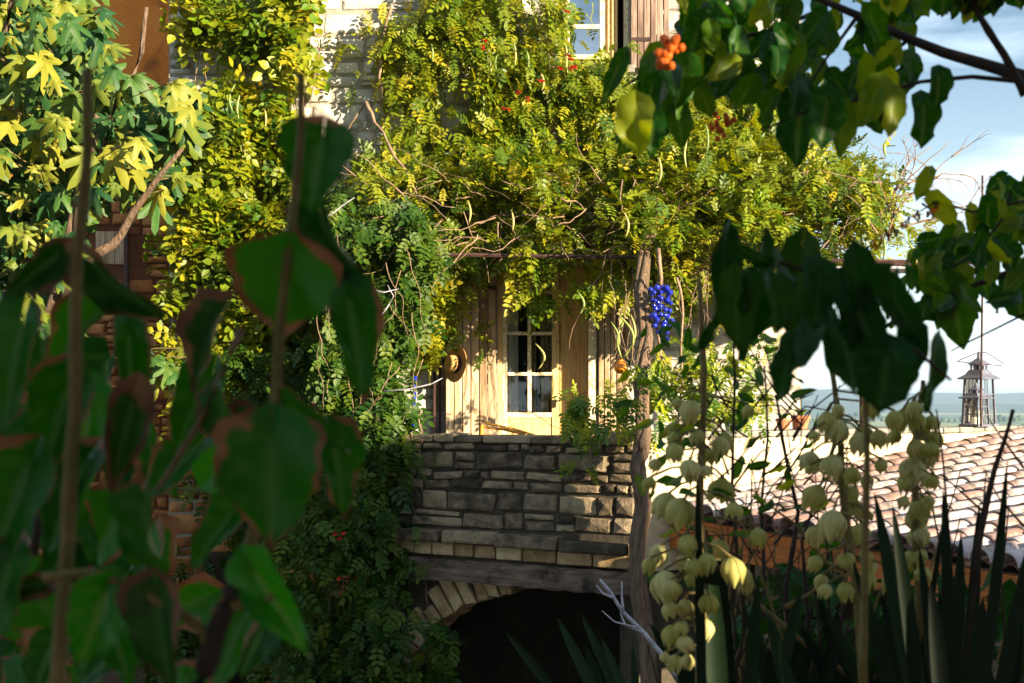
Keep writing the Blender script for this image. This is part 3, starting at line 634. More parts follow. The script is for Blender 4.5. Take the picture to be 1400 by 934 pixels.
# ------------------------------------------------------------ lime rendered garden wall, receding to the right
gw = thing('rendered_wall', 'low sunlit lime rendered wall running back from the terrace above the tiled roof', 'wall', CR+Vector((0, 0, GZ)))
def uw(t, o, z): return CR+u*t+v*o+Vector((0, 0, z))
Ru = Matrix.Rotation(math.atan2(u.y, u.x), 3, 'Z')
GT = 7.4; nt, nzz = 74, 28; V = []; Fc = []
for i in range(nt+1):
    for j in range(nzz+1):
        t = -.02+GT*i/nt; z = -1.5+(-.345+1.5)*(j/nzz)
        d = .035*noise.noise((t*1.9, z*2.3, 0))+.018*noise.noise((t*6, z*7, 3)); V.append(tuple(uw(t, d, z)))
for i in range(nt):
    for j in range(nzz): a_ = i*(nzz+1)+j; Fc.append((a_, a_+nzz+1, a_+nzz+2, a_+1))
b0 = len(V); V += [tuple(uw(-.02, 0, -.345)), tuple(uw(-.02+GT, 0, -.345)), tuple(uw(-.02+GT, -.3, -.345)), tuple(uw(-.02, -.3, -.345)), tuple(uw(-.02, -.3, -1.5)), tuple(uw(-.02+GT, -.3, -1.5)), tuple(uw(-.02, 0, -1.5)), tuple(uw(-.02+GT, 0, -1.5))]
Fc += [(b0+3, b0+2, b0+5, b0+4), (b0+0, b0+3, b0+4, b0+6), (b0+1, b0+7, b0+5, b0+2)]
me = bpy.data.meshes.new('wall'); me.from_pydata(V, [], Fc); me.update(); me.shade_smooth(); link('wall', me, M['lime'], gw)
mb = MB(); mb.box(uw(GT/2, -.16, (GZ-1.5)/2), (GT-.1, .26, -1.5-GZ-.004), Ru); mb.build('footing', M['dark_mortar'], gw)
t = -.05; rs = random.Random(8)
while t < GT:
    w_ = rs.uniform(.4, .8); mb = MB(); mb.box(uw(t+w_/2, -.145, -.32+rs.uniform(-.006, .006)), (w_-.01, .37, .055), Ru); mb.build('coping_stone', M['coping'], gw, bevel=.012); t += w_
# ------------------------------------------------------------ tiled lean-to roof
lean = thing('tiled_outbuilding', 'lean-to with a sun-bleached clay tile roof and orange fascia below the rendered wall', 'outbuilding', uw(2.5, 2.2, GZ))
def rz(t, s): return -1.02+.115*t-.045*s
T0 = .3; TL = .36; pitch = .225; NS = 20
def tile_mesh(seed):
    r = random.Random(seed); n = 9; V = []; Fc = []; rows = 3
    for i in range(rows+1):
        f = i/rows; wr = .1-.016*f; ht = .098-.012*f
        for k in range(n+1):
            an = math.pi*k/n; V.append((f*.46, wr*math.cos(an), ht*math.sin(an)))
    m_ = len(V)
    for i in range(rows+1):
        f = i/rows; wr = .1-.016*f-.016; ht = .098-.012*f-.016
        for k in range(n+1):
            an = math.pi*k/n; V.append((f*.46, wr*math.cos(an), ht*math.sin(an)))
    for i in range(rows):
        for k in range(n):
            a_ = i*(n+1)+k; Fc.append((a_, a_+1, a_+n+2, a_+n+1)); b_ = m_+a_; Fc.append((b_, b_+n+1, b_+n+2, b_+1))
    for k in range(n): Fc.append((k, m_+k, m_+k+1, k+1))
    me = bpy.data.meshes.new('roof_tile'); me.from_pydata(V, [], Fc); me.update(); me.materials.append(M['tile'])
    me.shade_smooth(); return me
tms = [tile_mesh(i) for i in range(3)]
ax = Vector((u.x, u.y, .115)).normalized(); ay = Vector((v.x, v.y, -.045)); ay = (ay-ax*ay.dot(ax)).normalized(); az = ax.cross(-ay).normalized()
if az.z < 0: az = -az
rt = random.Random(2); cnt = 0; rest_t = []
for j in range(NS):
    s_ = .12+pitch*j
    for i in range(19):
        t_ = T0+TL*i+rt.uniform(-.012, .012)
        p = uw(t_, s_+rt.uniform(-.008, .008), rz(t_, s_)+.028+rt.uniform(0, .006))
        px_, py_ = pix(p)
        yaw = rt.uniform(-.03, .03); X = ax*math.cos(yaw)+ay*math.sin(yaw)-az*.06; Yv = ay*math.cos(yaw)-ax*math.sin(yaw)
        Mx = Matrix(((X.x, Yv.x, az.x, p.x), (X.y, Yv.y, az.y, p.y), (X.z, Yv.z, az.z, p.z), (0, 0, 0, 1)))
        if px_ < 1470 and cnt < 298: link('roof_tile', tms[rt.randrange(3)], None, lean, Mx); cnt += 1
        else: rest_t.append(Mx)
if rest_t:
    src = tms[0]; V = [tuple(q.co) for q in src.vertices]; Fc = []
    for pl in src.polygons:
        q = list(pl.vertices); Fc += [(q[0], q[1], q[2]), (q[0], q[2], q[3])]
    me = mass_mesh('roof_tiles', [(V, Fc)], np.array([np.array(m_) for m_ in rest_t])); link('roof_tiles', me, M['tile'], lean, None, 'stuff')
V = []; Fc = []; ns = NS*8
for i in range(ns+1):
    s_ = pitch*i/8; d = .028*math.cos(2*math.pi*(i/8-.12/pitch))
    for t_ in (T0+.03, T0+19*TL): V.append(tuple(uw(t_, s_, rz(t_, s_)+d-.0)))
for i in range(ns): Fc.append((2*i, 2*i+1, 2*i+3, 2*i+2))
me = bpy.data.meshes.new('pan_tiles'); me.from_pydata(V, [], Fc); me.update(); link('pan_tiles', me, M['pan'], lean, None, 'stuff')
SL = pitch*NS
def lbox(mb, t0, t1, s0, s1, zt, zb_):
    V = []
    for (t_, s_) in ((t0, s0), (t1, s0), (t1, s1), (t0, s1)):
        V.append(uw(t_, s_, rz(t_, s_)+zt))
    for (t_, s_) in ((t0, s0), (t1, s0), (t1, s1), (t0, s1)): V.append(uw(t_, s_, rz(t_, s_)+zb_))
    mb.add(V, [(0, 1, 2, 3), (7, 6, 5, 4), (0, 4, 5, 1), (1, 5, 6, 2), (2, 6, 7, 3), (3, 7, 4, 0)])
mb = MB(); lbox(mb, T0+.09, T0+19*TL, .03, SL, -.045, -.075); mb.build('roof_boards', M['beam'], lean)
mb = MB(); lbox(mb, T0+.05, T0+.09, .03, SL, -.05, -.32); mb.build('fascia', M['fascia'], lean, label='orange stained fascia board under the tile ends')
for i in range(8): mb = MB(); s_ = .3+i*.58; lbox(mb, T0+.1, T0+19*TL, s_, s_+.09, -.08, -.2); mb.build('rafter', M['beam'], lean)
mb = MB(); lbox(mb, T0+2.2, T0+2.4, .03, SL, -.22, GZ-rz(2.5, 2)+0); mb.build('inner_wall', M['dark_mortar'], lean)
for s_ in (1.0, 3.2): mb = MB(); lbox(mb, T0+.12, T0+.26, s_, s_+.14, -.21, -1.95); mb.build('post', M['beam'], lean)
# undercroft back wall, the void's shade put into its colour
uc = thing('undercroft_wall', 'back wall of the arched undercroft, deep shade put into its colour', 'wall', (0, 16.2, GZ))
mb = MB(); mb.box((0, WY-.2, -2.3), (6.4, .3, 1.38)); mb.build('wall', M['croft_shade'], uc)
# ------------------------------------------------------------ pergola
pg = thing('metal_pergola', 'rusty metal pergola on thin posts carrying the vine over the terrace', 'pergola', (1, 13.5, DZ0))
PZ = 1.30
for (a_, b_, r_) in (((-1.5, 13.7, PZ+.1), (4.4, 13.4, PZ-.02), .02), ((-1.5, 14.5, PZ+.16), (4.3, 14.5, PZ+.06), .018), ((3.9, 13.4, PZ+.02), (4.3, 15.6, PZ+.02), .018)):
    mb = MB(); mb.tube([a_, b_], r_, 6); mb.build('rail', M['metal'], pg)
for x in (-.9, .4, 1.7, 2.9): mb = MB(); mb.tube([(x, 13.5, PZ+.12), (x, WY, PZ+.2)], .014, 6); mb.build('cross_bar', M['metal'], pg)
p1 = P(1178, 400, 13.4)
mb = MB(); mb.tube([(p1.x, 13.4, -.33), (p1.x, 13.4, PZ+.02)], .022, 8); mb.build('post', M['metal'], pg, smooth=True)
mb = MB(); mb.tube([(-1.45, 13.7, DZ0), (-1.45, 13.7, PZ+.1)], .02, 8); mb.build('post', M['metal'], pg, smooth=True)
mb = MB(); mb.box((3.45, 13.5, 1.22), (1.5, 1.2, .02), Matrix.Rotation(.05, 3, 'X')); mb.build('roof_sheet', M['greycloth'], pg)
# ------------------------------------------------------------ vines
def clump_points(n, sampler, spread, k=14):
    c = [sampler() for _ in range(max(1, n//k))]; c = np.array(c)
    i = rng.integers(0, len(c), n); return c[i]+rng.normal(0, 1, (n, 3))*np.array(spread), i, len(c)
def foliage(n, sampler, out, size, spread=(.14, .08, .12), k=14, jitter=.55, tilt=.5, droop=.8, keep=None):
    pts, ci, nc = clump_points(n, sampler, spread, k)
    if keep is not None:
        m_ = np.array([keep(p) for p in pts]); pts = pts[m_]; ci = ci[m_]
    n = len(pts); out = np.array(out, float); cj = rng.normal(0, .35, (nc, 3))[ci]
    side = rng.normal(0, 1, (n, 3))*jitter
    tip = out*.45+np.array([0, 0, -droop])+side+cj*.5
    nor = out+np.array([0, 0, tilt])+rng.normal(0, .4, (n, 3))+cj
    sz = rng.uniform(size[0], size[1], n); rr = np.clip(rng.random(n)*.6+(rng.random(nc)*.4)[ci], 0, 1)
    return mat4(pts, tip, nor, sz), rr
def vine_obj(root, name, parts_mat, mass_mat, tpls, Ms, rr, single=300, front=None):
    """the leaves that show largest become parts, the rest one stuff part"""
    sc_ = np.linalg.norm(Ms[:, :3, 1], axis=1)/Ms[:, 1, 3]
    if front is not None: sc_ = sc_*front(Ms[:, :3, 3])
    order = np.argsort(-sc_); big = order[:single]; rest = order[single:]
    ms = [tpl_mesh('leaf', t_, parts_mat) for t_ in tpls]
    for i in big: link('leaf', ms[random.randrange(len(ms))], None, root, Matrix(Ms[i].tolist()))
    me = mass_mesh(name, tpls, Ms[rest], None, rr[rest]); link(name, me, mass_mat, root, None, 'stuff')
def rect(px0, px1, py0, py1, Y0, Y1):
    def f():
        Y = random.uniform(Y0, Y1); p = P(random.uniform(px0, px1), random.uniform(py0, py1), Y); return tuple(p)
    return f
def nz2(p, s, o=0): return noise.noise((p[0]*s, p[2]*s, p[1]*s*.5+o))
def poly_in(x, y, pl):
    c = False; j = len(pl)-1
    for i in range(len(pl)):
        if (pl[i][1] > y) != (pl[j][1] > y) and x < (pl[j][0]-pl[i][0])*(y-pl[i][1])/(pl[j][1]-pl[i][1])+pl[i][0]: c = not c
        j = i
    return c
def polyf(pl, Y0, Y1, gap=-1, gs=1.3):
    xs = [p[0] for p in pl]; ys = [p[1] for p in pl]
    def f():
        for _ in range(60):
            x = random.uniform(min(xs), max(xs)); y = random.uniform(min(ys), max(ys))
            if not poly_in(x, y, pl): continue
            p = P(x, y, random.uniform(Y0, Y1))
            if gap > -1 and noise.noise((p.x*gs, p.z*gs, 5.5)) < gap: continue
            return tuple(p)
        return tuple(p)
    return f
OUTW = (.25, -1, .2)
# main trumpet vine: on the wall and over the pergola
vroot = thing('trumpet_vine', 'sunlit yellow-green trumpet vine covering the house front and pergola', 'vine', P(885, 900, 11.9))
allM = []; allR = []
def addf(*a, **k_):
    m_, r_ = foliage(*a, **k_); allM.append(m_); allR.append(r_)
wallpoly = [(500, 330), (470, 235), (480, 165), (560, 120), (520, 80), (520, 20), (560, -30), (800, -60), (850, -10), (850, 60), (870, 110), (960, 130), (1090, 150), (1100, 330)]
addf(6000, polyf(wallpoly, 14.5, 14.9, -.16, 2.2), OUTW, (.13, .23))
addf(900, polyf([(700, -40), (835, -40), (845, 60), (900, 180), (900, 260), (600, 260), (640, 60)], 14.35, 14.7), OUTW, (.13, .22))
addf(500, polyf([(430, -20), (540, 10), (520, 60), (500, 110), (470, 150), (470, 40)], 14.7, 14.9, .1, 3), OUTW, (.14, .24))
addf(420, polyf([(900, 90), (1120, 60), (1120, 330), (900, 330)], 14.5, 14.85), OUTW, (.15, .26))
# pergola canopy
can = [(470, 345), (500, 240), (620, 210), (820, 215), (1000, 180), (1100, 195), (1170, 225), (1225, 280), (1255, 330), (1180, 345), (1060, 335), (900, 350), (700, 330), (560, 370)]
addf(4300, polyf(can, 13.7, 14.85, -.2, 1.6), (.15, -.5, .8), (.13, .23), spread=(.16, .16, .1), tilt=.9, droop=.45)
addf(1000, polyf([(960, 200), (1110, 185), (1190, 220), (1240, 300), (1230, 335), (1100, 330), (980, 300)], 13.3, 14.6), (.3, -.6, .7), (.12, .21), spread=(.14, .14, .1))
addf(480, polyf([(800, 250), (1180, 240), (1200, 340), (1000, 360), (880, 345), (800, 330)], 12.8, 13.7, -.15, 1.6), (.2, -.6, .7), (.13, .22), spread=(.14, .14, .09), tilt=.8, droop=.5)
# hanging skirts round the door
addf(760, polyf([(560, 330), (700, 330), (690, 415), (665, 410), (645, 475), (615, 450), (585, 480), (545, 430)], 14.1, 14.7, -.05, 2.5), OUTW, (.15, .24), spread=(.09, .07, .1))
addf(600, polyf([(690, 325), (900, 325), (1000, 400), (940, 420), (900, 405), (860, 385), (820, 400), (780, 392), (745, 420), (720, 385), (700, 395)], 13.7, 14.5, -.1, 2.5), OUTW, (.15, .25), spread=(.1, .07, .08))
addf(260, polyf([(900, 340), (1190, 340), (1180, 390), (1060, 420), (960, 430), (910, 400)], 13.6, 14.5, 0, 3), OUTW, (.12, .22), spread=(.1, .1, .08))
# sprays low beside the trunk
addf(150, polyf([(770, 560), (800, 535), (840, 520), (870, 480), (900, 500), (900, 590), (850, 610), (800, 600), (790, 640), (775, 610)], 11.9, 12.4), OUTW, (.13, .2), spread=(.05, .05, .05), k=6)
addf(300, polyf([(880, 460), (960, 440), (1060, 470), (1040, 560), (960, 600), (900, 580)], 12.0, 13.0, -.05, 4), OUTW, (.1, .19), spread=(.09, .07, .08), k=8)
AM = np.concatenate(allM); AR = np.concatenate(allR)
px_ = 700+F*AM[:, 0, 3]/AM[:, 1, 3]; py_ = HZ-F*AM[:, 2, 3]/AM[:, 1, 3]
bad = ((px_ > 520) & (px_ < 560) & (py_ < 190)) & (rng.random(len(px_)) < .35)
bad |= ((px_ > 405) & (px_ < 522) & (py_ > -60) & (py_ < 205)) & (rng.random(len(px_)) < .95)
bad |= ((px_ > 540) & (px_ < 650) & (py_ > 60) & (py_ < 215)) & (rng.random(len(px_)) < .55)
bad |= ((px_ > 590) & (px_ < 640) & (py_ > 90) & (py_ < 165)) & (rng.random(len(px_)) < .8)
bad |= ((px_ > 838) & (px_ < 925) & (py_ < 104)) & (rng.random(len(px_)) < .96)
bad |= ((px_ > 775) & (px_ < 845) & (py_ < 84)) & (rng.random(len(px_)) < .93)
bad |= ((px_ > 915) & (px_ < 1100) & (py_ < 110)) & (rng.random(len(px_)) < .6)
bad |= (px_ > 596) & (px_ < 648) & (py_ > 455) & (py_ < 530)
bad |= (AM[:, 1, 3] > WY-.06)
AM = AM[~bad]; AR = AR[~bad]
vine_obj(vroot, 'foliage', M['vineobj'], M['vine'], COMP, AM, AR, 300, lambda p: 1+.6*(p[:, 1] < 13))
# trunk and stems
def wob(a, b, n, amp, seed, sag=0):
    r = random.Random(seed); a = Vector(a); b = Vector(b); L_ = (b-a).length; out = []
    for i in range(n+1):
        t_ = i/n; p = a.lerp(b, t_); e = math.sin(math.pi*t_)**.6 if 0 < t_ < 1 else 0
        q = Vector((noise.noise((t_*3.1, seed*1.7, 0)), noise.noise((t_*3.1, seed*1.7, 5)), noise.noise((t_*3.1, seed*1.7, 9))))*amp*L_*e
        out.append(p+q+Vector((0, 0, -sag*L_*4*t_*(1-t_))))
    return out
TY = 11.9
tr = [P(892, 960, TY-.1), P(885, 880, TY-.05), P(872, 800, TY), P(872, 740, TY), P(880, 690, TY), P(872, 640, TY), P(880, 590, TY+.1), P(876, 520, TY+.3), P(884, 460, TY+.5), P(876, 400, TY+.7), P(882, 340, TY+1.3), P(900, 290, TY+1.9), P(930, 265, TY+2.3)]
tr[0].z = -3.0
for k_ in range(4):
    a0 = k_*1.6; mb = MB(); pts = []; m_ = len(tr); q = []
    for i in range(m_-1):
        for f in (0, .33, .66): q.append(tr[i].lerp(tr[i+1], f))
    for i, p in enumerate(q): an = a0+i*.28; pts.append(p+Vector((math.cos(an)*.036, math.sin(an)*.036, 0)))
    rad = [.046*(1-.45*i/len(pts))*(1+.25*noise.noise((i*.4, k_, 2))) for i in range(len(pts))]
    mb.tube(pts, rad, 8); mb.build('trunk', M['bark'], vroot, smooth=True)
mb = MB(); sd = 0
def stem(a, b, r0, seed, amp=.12, sag=0, n=12, mbx=None):
    p = wob(a, b, n, amp, seed, sag); (mbx or mb).tube(p, [r0*(1-.6*i/n) for i in range(n+1)], 5)
named = [((500, 140, 14.3), (530, 195, 14.0), .03), ((530, 195, 14.0), (572, 270, 13.7), .024), ((572, 270, 13.7), (572, 380, 13.5), .016), ((572, 265, 13.7), (612, 300, 13.4), .01), ((500, 140, 14.3), (470, 185, 14.4), .02), ((535, 10, 14.6), (518, 70, 14.6), .025), ((518, 70, 14.6), (522, 140, 14.6), .025), ((470, 185, 14.4), (450, 210, 14.3), .01)]
for i, (a_, b_, r_) in enumerate(named):
    s_ = MB(); stem(P(*a_), P(*b_), r_*.8, i+40, .06, mbx=s_, n=8); s_.build('stem', M['twig'], vroot, smooth=True)
rs = random.Random(12)
for i in range(230):
    x = rs.uniform(820, 1190) if i < 95 else rs.uniform(520, 900); y = rs.uniform(240, 340); Y = rs.uniform(13.4, 14.6); a_ = P(x, y, Y)
    b_ = a_+Vector((rs.gauss(0, .45), rs.gauss(0, .2), rs.gauss(-.18, .28))); stem(a_, b_, rs.uniform(.003, .009), i, .15, rs.uniform(-.1, .15), 9)
for i in range(34):    # thin stems hanging before the right shutter and wall
    x = rs.uniform(820, 1000); a_ = P(x, rs.uniform(330, 400), rs.uniform(13.3, 14.3)); b_ = a_+Vector((rs.gauss(0, .2), rs.gauss(0, .1), -rs.uniform(.4, 1.3))); stem(a_, b_, rs.uniform(.003, .007), i+300, .12, 0, 9)
for (a_, b_, r_) in (((900, 340, 12.6), (905, 560, 12.2), .02), ((925, 380, 12.6), (930, 600, 12.2), .014), ((720, 560, 12.2), (790, 600, 12.2), .004), ((870, 520, 12.2), (800, 560, 12.0), .006), ((870, 560, 12.2), (790, 640, 11.9), .005), ((820, 600, 11.9), (740, 685, 12.3), .004)):
    stem(P(*a_), P(*b_), r_, int(a_[0]), .08)
mb.build('stems', M['twig'], vroot, smooth=True, kind='stuff')
# seed pods
def pod(a, ln, bend, par):
    a = Vector(a); pts = [a+Vector((bend*math.sin(math.pi*i/8)*ln*.3+bend*.1*ln*i/8, 0, -ln*i/8)) for i in range(9)]
    b_ = MB(); b_.tube(pts, [.004, .008, .0105, .012, .012, .012, .010, .008, .002], 6); b_.build('seed_pod', M['pod'], par, smooth=True)
podp = [(845, 430, 60, 1), (853, 440, 50, -.5), (835, 440, 45, .7), (862, 430, 45, .4), (732, 470, 35, 1), (755, 510, 30, .2), (872, 490, 45, .4), (790, 400, 30, .8), (720, 70, 30, .3), (724, 90, 28, -.3), (703, 60, 35, .2), (668, 80, 28, .4), (680, 75, 25, -.4), (773, 60, 30, .2), (777, 75, 30, -.3), (740, 100, 28, .4), (1240, 330, 45, .8), (1213, 190, 25, -.5), (1207, 320, 35, .2), (900, 215, 35, .3), (965, 170, 40, .2), (940, 190, 40, -.3), (853, 290, 35, .5), (640, 275, 30, .3), (700, 290, 26, .2), (660, 130, 25, .2), (590, 60, 28, .2)]
for i, (x, y, l_, b_) in enumerate(podp): pod(P(x, y, 14.3 if y < 150 else 12.35), l_*12.5/F*1.0, b_, vroot)
flm = MB()
for (x, y) in ((775, 82), (780, 92), (772, 75), (762, 95), (785, 88), (770, 12), (735, 105), (705, 125), (715, 135), (660, 55), (655, 62), (688, 150), (840, 88), (965, 168), (975, 160)):
    for k_ in range(2):
        p = P(x+random.uniform(-4, 4), y+random.uniform(-4, 4), 14.25); b_ = MB(); b_.tube([p, p+Vector((.02, -.03, -.02)), p+Vector((.035, -.06, -.03))], [.004, .007, .013], 6, False); b_.build('trumpet_flower', M['flower'], vroot, smooth=True)
# left creeper
croot = thing('creeper', 'bright green creeper climbing the left end of the house front', 'creeper', (-2.6, 14.9, GZ)); allM = []; allR = []
addf(3700, polyf([(262, -40), (445, -40), (440, 60), (420, 120), (395, 190), (395, 260), (420, 330), (440, 470), (240, 470), (250, 360), (215, 260), (235, 180), (300, 120), (262, 60)], 14.35, 14.85, -.32, 1.9), OUTW, (.15, .26), spread=(.12, .08, .1))
addf(300, polyf([(250, 450), (440, 450), (440, 600), (240, 600)], 14.3, 14.8, -.1, 1.7), OUTW, (.15, .26))
AM = np.concatenate(allM); AR = np.concatenate(allR); px_ = 700+F*AM[:, 0, 3]/AM[:, 1, 3]; py_ = HZ-F*AM[:, 2, 3]/AM[:, 1, 3]
bad = (px_ > 425-.1*py_) & (py_ < 205) & (rng.random(len(px_)) < .93); AM = AM[~bad]; AR = AR[~bad]; vine_obj(croot, 'foliage', M['vineobj'], M['vine'], CREEP, AM, AR, 300)
mb = MB()
for i in range(26):
    x = random.uniform(250, 450); a_ = P(x, random.uniform(0, 300), 14.75); stem(a_, a_+Vector((random.gauss(0, .15), 0, -random.uniform(.6, 2))), .008, i+500, .08)
mb.build('stems', M['twig'], croot, smooth=True, kind='stuff')
for (x, y, l_, b_) in ((322, 115, 40, -.6), (328, 130, 35, -.3), (362, 150, 25, .2), (248, 235, 22, .2), (243, 235, 24, -.2), (240, 740, 20, .1), (420, 75, 20, .5)): pod(P(x, y, 14.2), l_*14.2/F, b_, croot)
# dark creeper column left of the terrace
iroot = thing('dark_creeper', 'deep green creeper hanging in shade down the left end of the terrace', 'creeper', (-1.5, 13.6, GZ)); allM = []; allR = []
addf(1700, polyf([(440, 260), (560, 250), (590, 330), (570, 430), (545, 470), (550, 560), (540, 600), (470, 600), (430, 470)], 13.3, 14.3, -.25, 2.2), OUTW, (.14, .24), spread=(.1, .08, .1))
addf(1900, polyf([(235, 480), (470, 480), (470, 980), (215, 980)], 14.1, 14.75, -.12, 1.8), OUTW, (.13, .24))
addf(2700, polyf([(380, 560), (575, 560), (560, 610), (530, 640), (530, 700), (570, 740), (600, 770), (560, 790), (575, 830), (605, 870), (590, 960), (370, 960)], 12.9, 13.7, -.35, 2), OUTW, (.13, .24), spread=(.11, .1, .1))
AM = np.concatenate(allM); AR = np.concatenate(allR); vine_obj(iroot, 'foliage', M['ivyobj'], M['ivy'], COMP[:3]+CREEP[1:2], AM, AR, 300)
mb = MB()
for i in range(40):
    x = random.uniform(430, 580); a_ = P(x, random.uniform(300, 800), 13.2); stem(a_, a_+Vector((random.gauss(0, .2), -.1, -random.uniform(.3, 1.1))), .005, i+700, .12)
mb.build('stems', M['twig'], iroot, smooth=True, kind='stuff')
for (q) in ([(385, 318), (415, 306), (440, 300), (455, 292), (470, 280), (485, 270)], [(515, 440), (530, 420), (538, 405), (530, 390)], [(505, 395), (525, 400), (545, 395)], [(525, 535), (560, 532), (590, 525), (605, 517)]):
    b_ = MB(); b_.tube([P(x, y, 13.0) for x, y in q], [.007]*(len(q)-1)+[.003], 6); b_.build('stem', M['whitetwig'], iroot, smooth=True)
for (x, y) in ((455, 732), (461, 738), (466, 731), (460, 793)):
    p = P(x, y, 12.8); b_ = MB(); b_.tube([p, p+Vector((.02, -.03, .02)), p+Vector((.03, -.06, .02))], [.005, .009, .02], 6, False); b_.build('trumpet_flower', M['flower'], iroot, smooth=True)
# ------------------------------------------------------------ bleached bare branch before the arch
bb = thing('bare_branch', 'bleached bare branch leaning up before the dark arch', 'branch', P(930, 960, 9.5))
mb = MB()
def pl(pts, Y, r0, r1=None, n=7, mbx=None): 
    r1 = r1 if r1 is not None else r0*.4; k = len(pts); (mbx or mb).tube([P(x, y, Y+i*.02) for i, (x, y) in enumerate(pts)], [r0+(r1-r0)*i/(k-1) for i in range(k)], n)
for q, r_ in (([(930, 934), (905, 895), (880, 865), (850, 835), (835, 810), (820, 792)], .026), ([(852, 837), (850, 815), (850, 795)], .013), ([(840, 818), (825, 812), (815, 800)], .012), ([(880, 865), (855, 855), (848, 838)], .012), ([(870, 858), (840, 850), (823, 835)], .010)):
    b_ = MB(); pl(q, 9.5, r_*.8, mbx=b_); b_.build('limb', M['whitetwig'], bb, smooth=True)
# dead twigs against the sky at the pergola end
dt = thing('dead_vine_shoots', 'leafless reddish vine shoots rising from the pergola end into the sky', 'vine shoots', P(1215, 330, 13.2))
rs = random.Random(77)
def shoot(p, d, ln, r_, depth):
    pts = [Vector(p)]; dd = Vector(d).normalized()
    for i in range(9):
        dd = (dd+Vector((rs.gauss(0, .18), rs.gauss(0, .1), rs.gauss(-.03, .16)))).normalized(); pts.append(pts[-1]+dd*ln/9)
    b_ = MB(); b_.tube(pts, [r_*(1-.75*i/9) for i in range(10)], 5); b_.build('shoot', M['twig'] if depth else M['twig'], dt, smooth=True)
    if depth < 2:
        for k_ in range(3 if depth == 0 else 2): j = rs.randrange(2, 9); shoot(pts[j], dd+Vector((rs.gauss(0, .9), 0, rs.gauss(.2, .7))), ln*rs.uniform(.35, .7), r_*.6, depth+1)
for (x, y, d, ln) in ((1215, 330, (0, 0, 1), 1.1), (1218, 300, (.5, 0, .7), .9), (1222, 260, (1, 0, .35), .9), (1205, 250, (-1, 0, .3), .7), (1225, 270, (1, 0, .9), .8), (1200, 320, (-.4, 0, 1), .9), (1230, 310, (.9, 0, .2), .7), (1215, 290, (.1, 0, 1), .8)): shoot(P(x, y, 13.2), d, ln, .011, 0)
# ------------------------------------------------------------ fig tree
fig = thing('fig_tree', 'sunlit fig tree with large lobed leaves in front of the brown wall', 'fig tree', (-4.0, 11.5, GZ))
limbs = [((-4.0, 11.5, GZ), (-3.9, 11.3, -.6), .13, .1), ((-3.9, 11.3, -.6), (-3.2, 11, 2.2), .08, .03), ((-3.9, 11.3, -.6), (-4.6, 11.2, 2.8), .09, .03), ((-3.5, 11.1, .8), (-2.5, 10.8, 1.9), .05, .015), ((-3.4, 11.1, 1.3), (-2.8, 10.9, 3.0), .045, .015), ((-3.9, 11.3, -.5), (-3.1, 10.9, .2), .05, .015), ((-4.4, 11.2, 1.5), (-3.6, 10.6, 3.4), .05, .015)]
for i, (a_, b_, r0, r1) in enumerate(limbs):
    m_ = MB(); p = wob(a_, b_, 10, .08, i+20); m_.tube(p, [r0+(r1-r0)*k_/10 for k_ in range(11)], 8); m_.build('trunk' if i == 0 else 'limb', M['bark'], fig, smooth=True)
fms = [fig_mesh('fig_leaf', i) for i in range(6)]
figpoly = [(-60, -60), (110, -60), (150, 20), (160, 90), (200, 120), (270, 100), (265, 160), (240, 250), (215, 275), (185, 240), (130, 270), (100, 330), (80, 430), (-60, 440)]
fs = polyf(figpoly, 10.3, 11.6, -.45, 1.5); rs = random.Random(5); nleaf = 0; extra = []
def figleaf(p, s, lst=None):
    tip = np.array([rs.gauss(.1, .55), rs.gauss(-.35, .3), -.75+rs.gauss(0, .25)]); nor = np.array([.35+rs.gauss(0, .4), -.8+rs.gauss(0, .3), .75+rs.gauss(0, .3)])
    Mx = frame(p, tip, nor, s); link('leaf', fms[rs.randrange(6)], None, fig, Mx)
fpts = [fs() for _ in range(255)]; fpts += [tuple(P(rs.uniform(-10, 120), rs.uniform(430, 520), rs.uniform(10.6, 11.3))) for _ in range(20)]+[tuple(P(rs.uniform(190, 265), rs.uniform(470, 560), rs.uniform(10.9, 11.3))) for _ in range(16)]
for p in fpts: figleaf(p, rs.choice((.11, .14, .17, .2, .22, .25))*rs.uniform(.9, 1.1))
# mass of smaller shaded leaves inside the crown
pts = np.array([polyf(figpoly, 11.3, 12.2)() for _ in range(420)]); n = len(pts)
me0 = fms[0]; Vt = [tuple(q.co) for q in me0.vertices]; Ft = []
for pl_ in me0.polygons:
    q = list(pl_.vertices)
    Ft += [(q[0], q[1], q[2])]+([(q[0], q[2], q[3])] if len(q) == 4 else [])
mm = mat4(pts, np.array([.1, -.2, -.8])+rng.normal(0, .4, (n, 3)), np.array([.3, -.8, .6])+rng.normal(0, .35, (n, 3)), rng.uniform(.2, .3, n))
link('inner_leaves', mass_mesh('inner_leaves', [(Vt, Ft)], mm), M['figstuff'], fig, None, 'stuff')
mb = MB()
for p in fpts[::2]:
    p = Vector(p); c = Vector((-3.6, 11.2, p.z-.15)); d = (c-p); d = d.normalized()*min(d.length, .5); stem(p, p+d, .006, int(abs(p.x*1000)) % 999, .08, 0, 6)
mb.build('petioles', M['greenstem'], fig, smooth=True, kind='stuff')
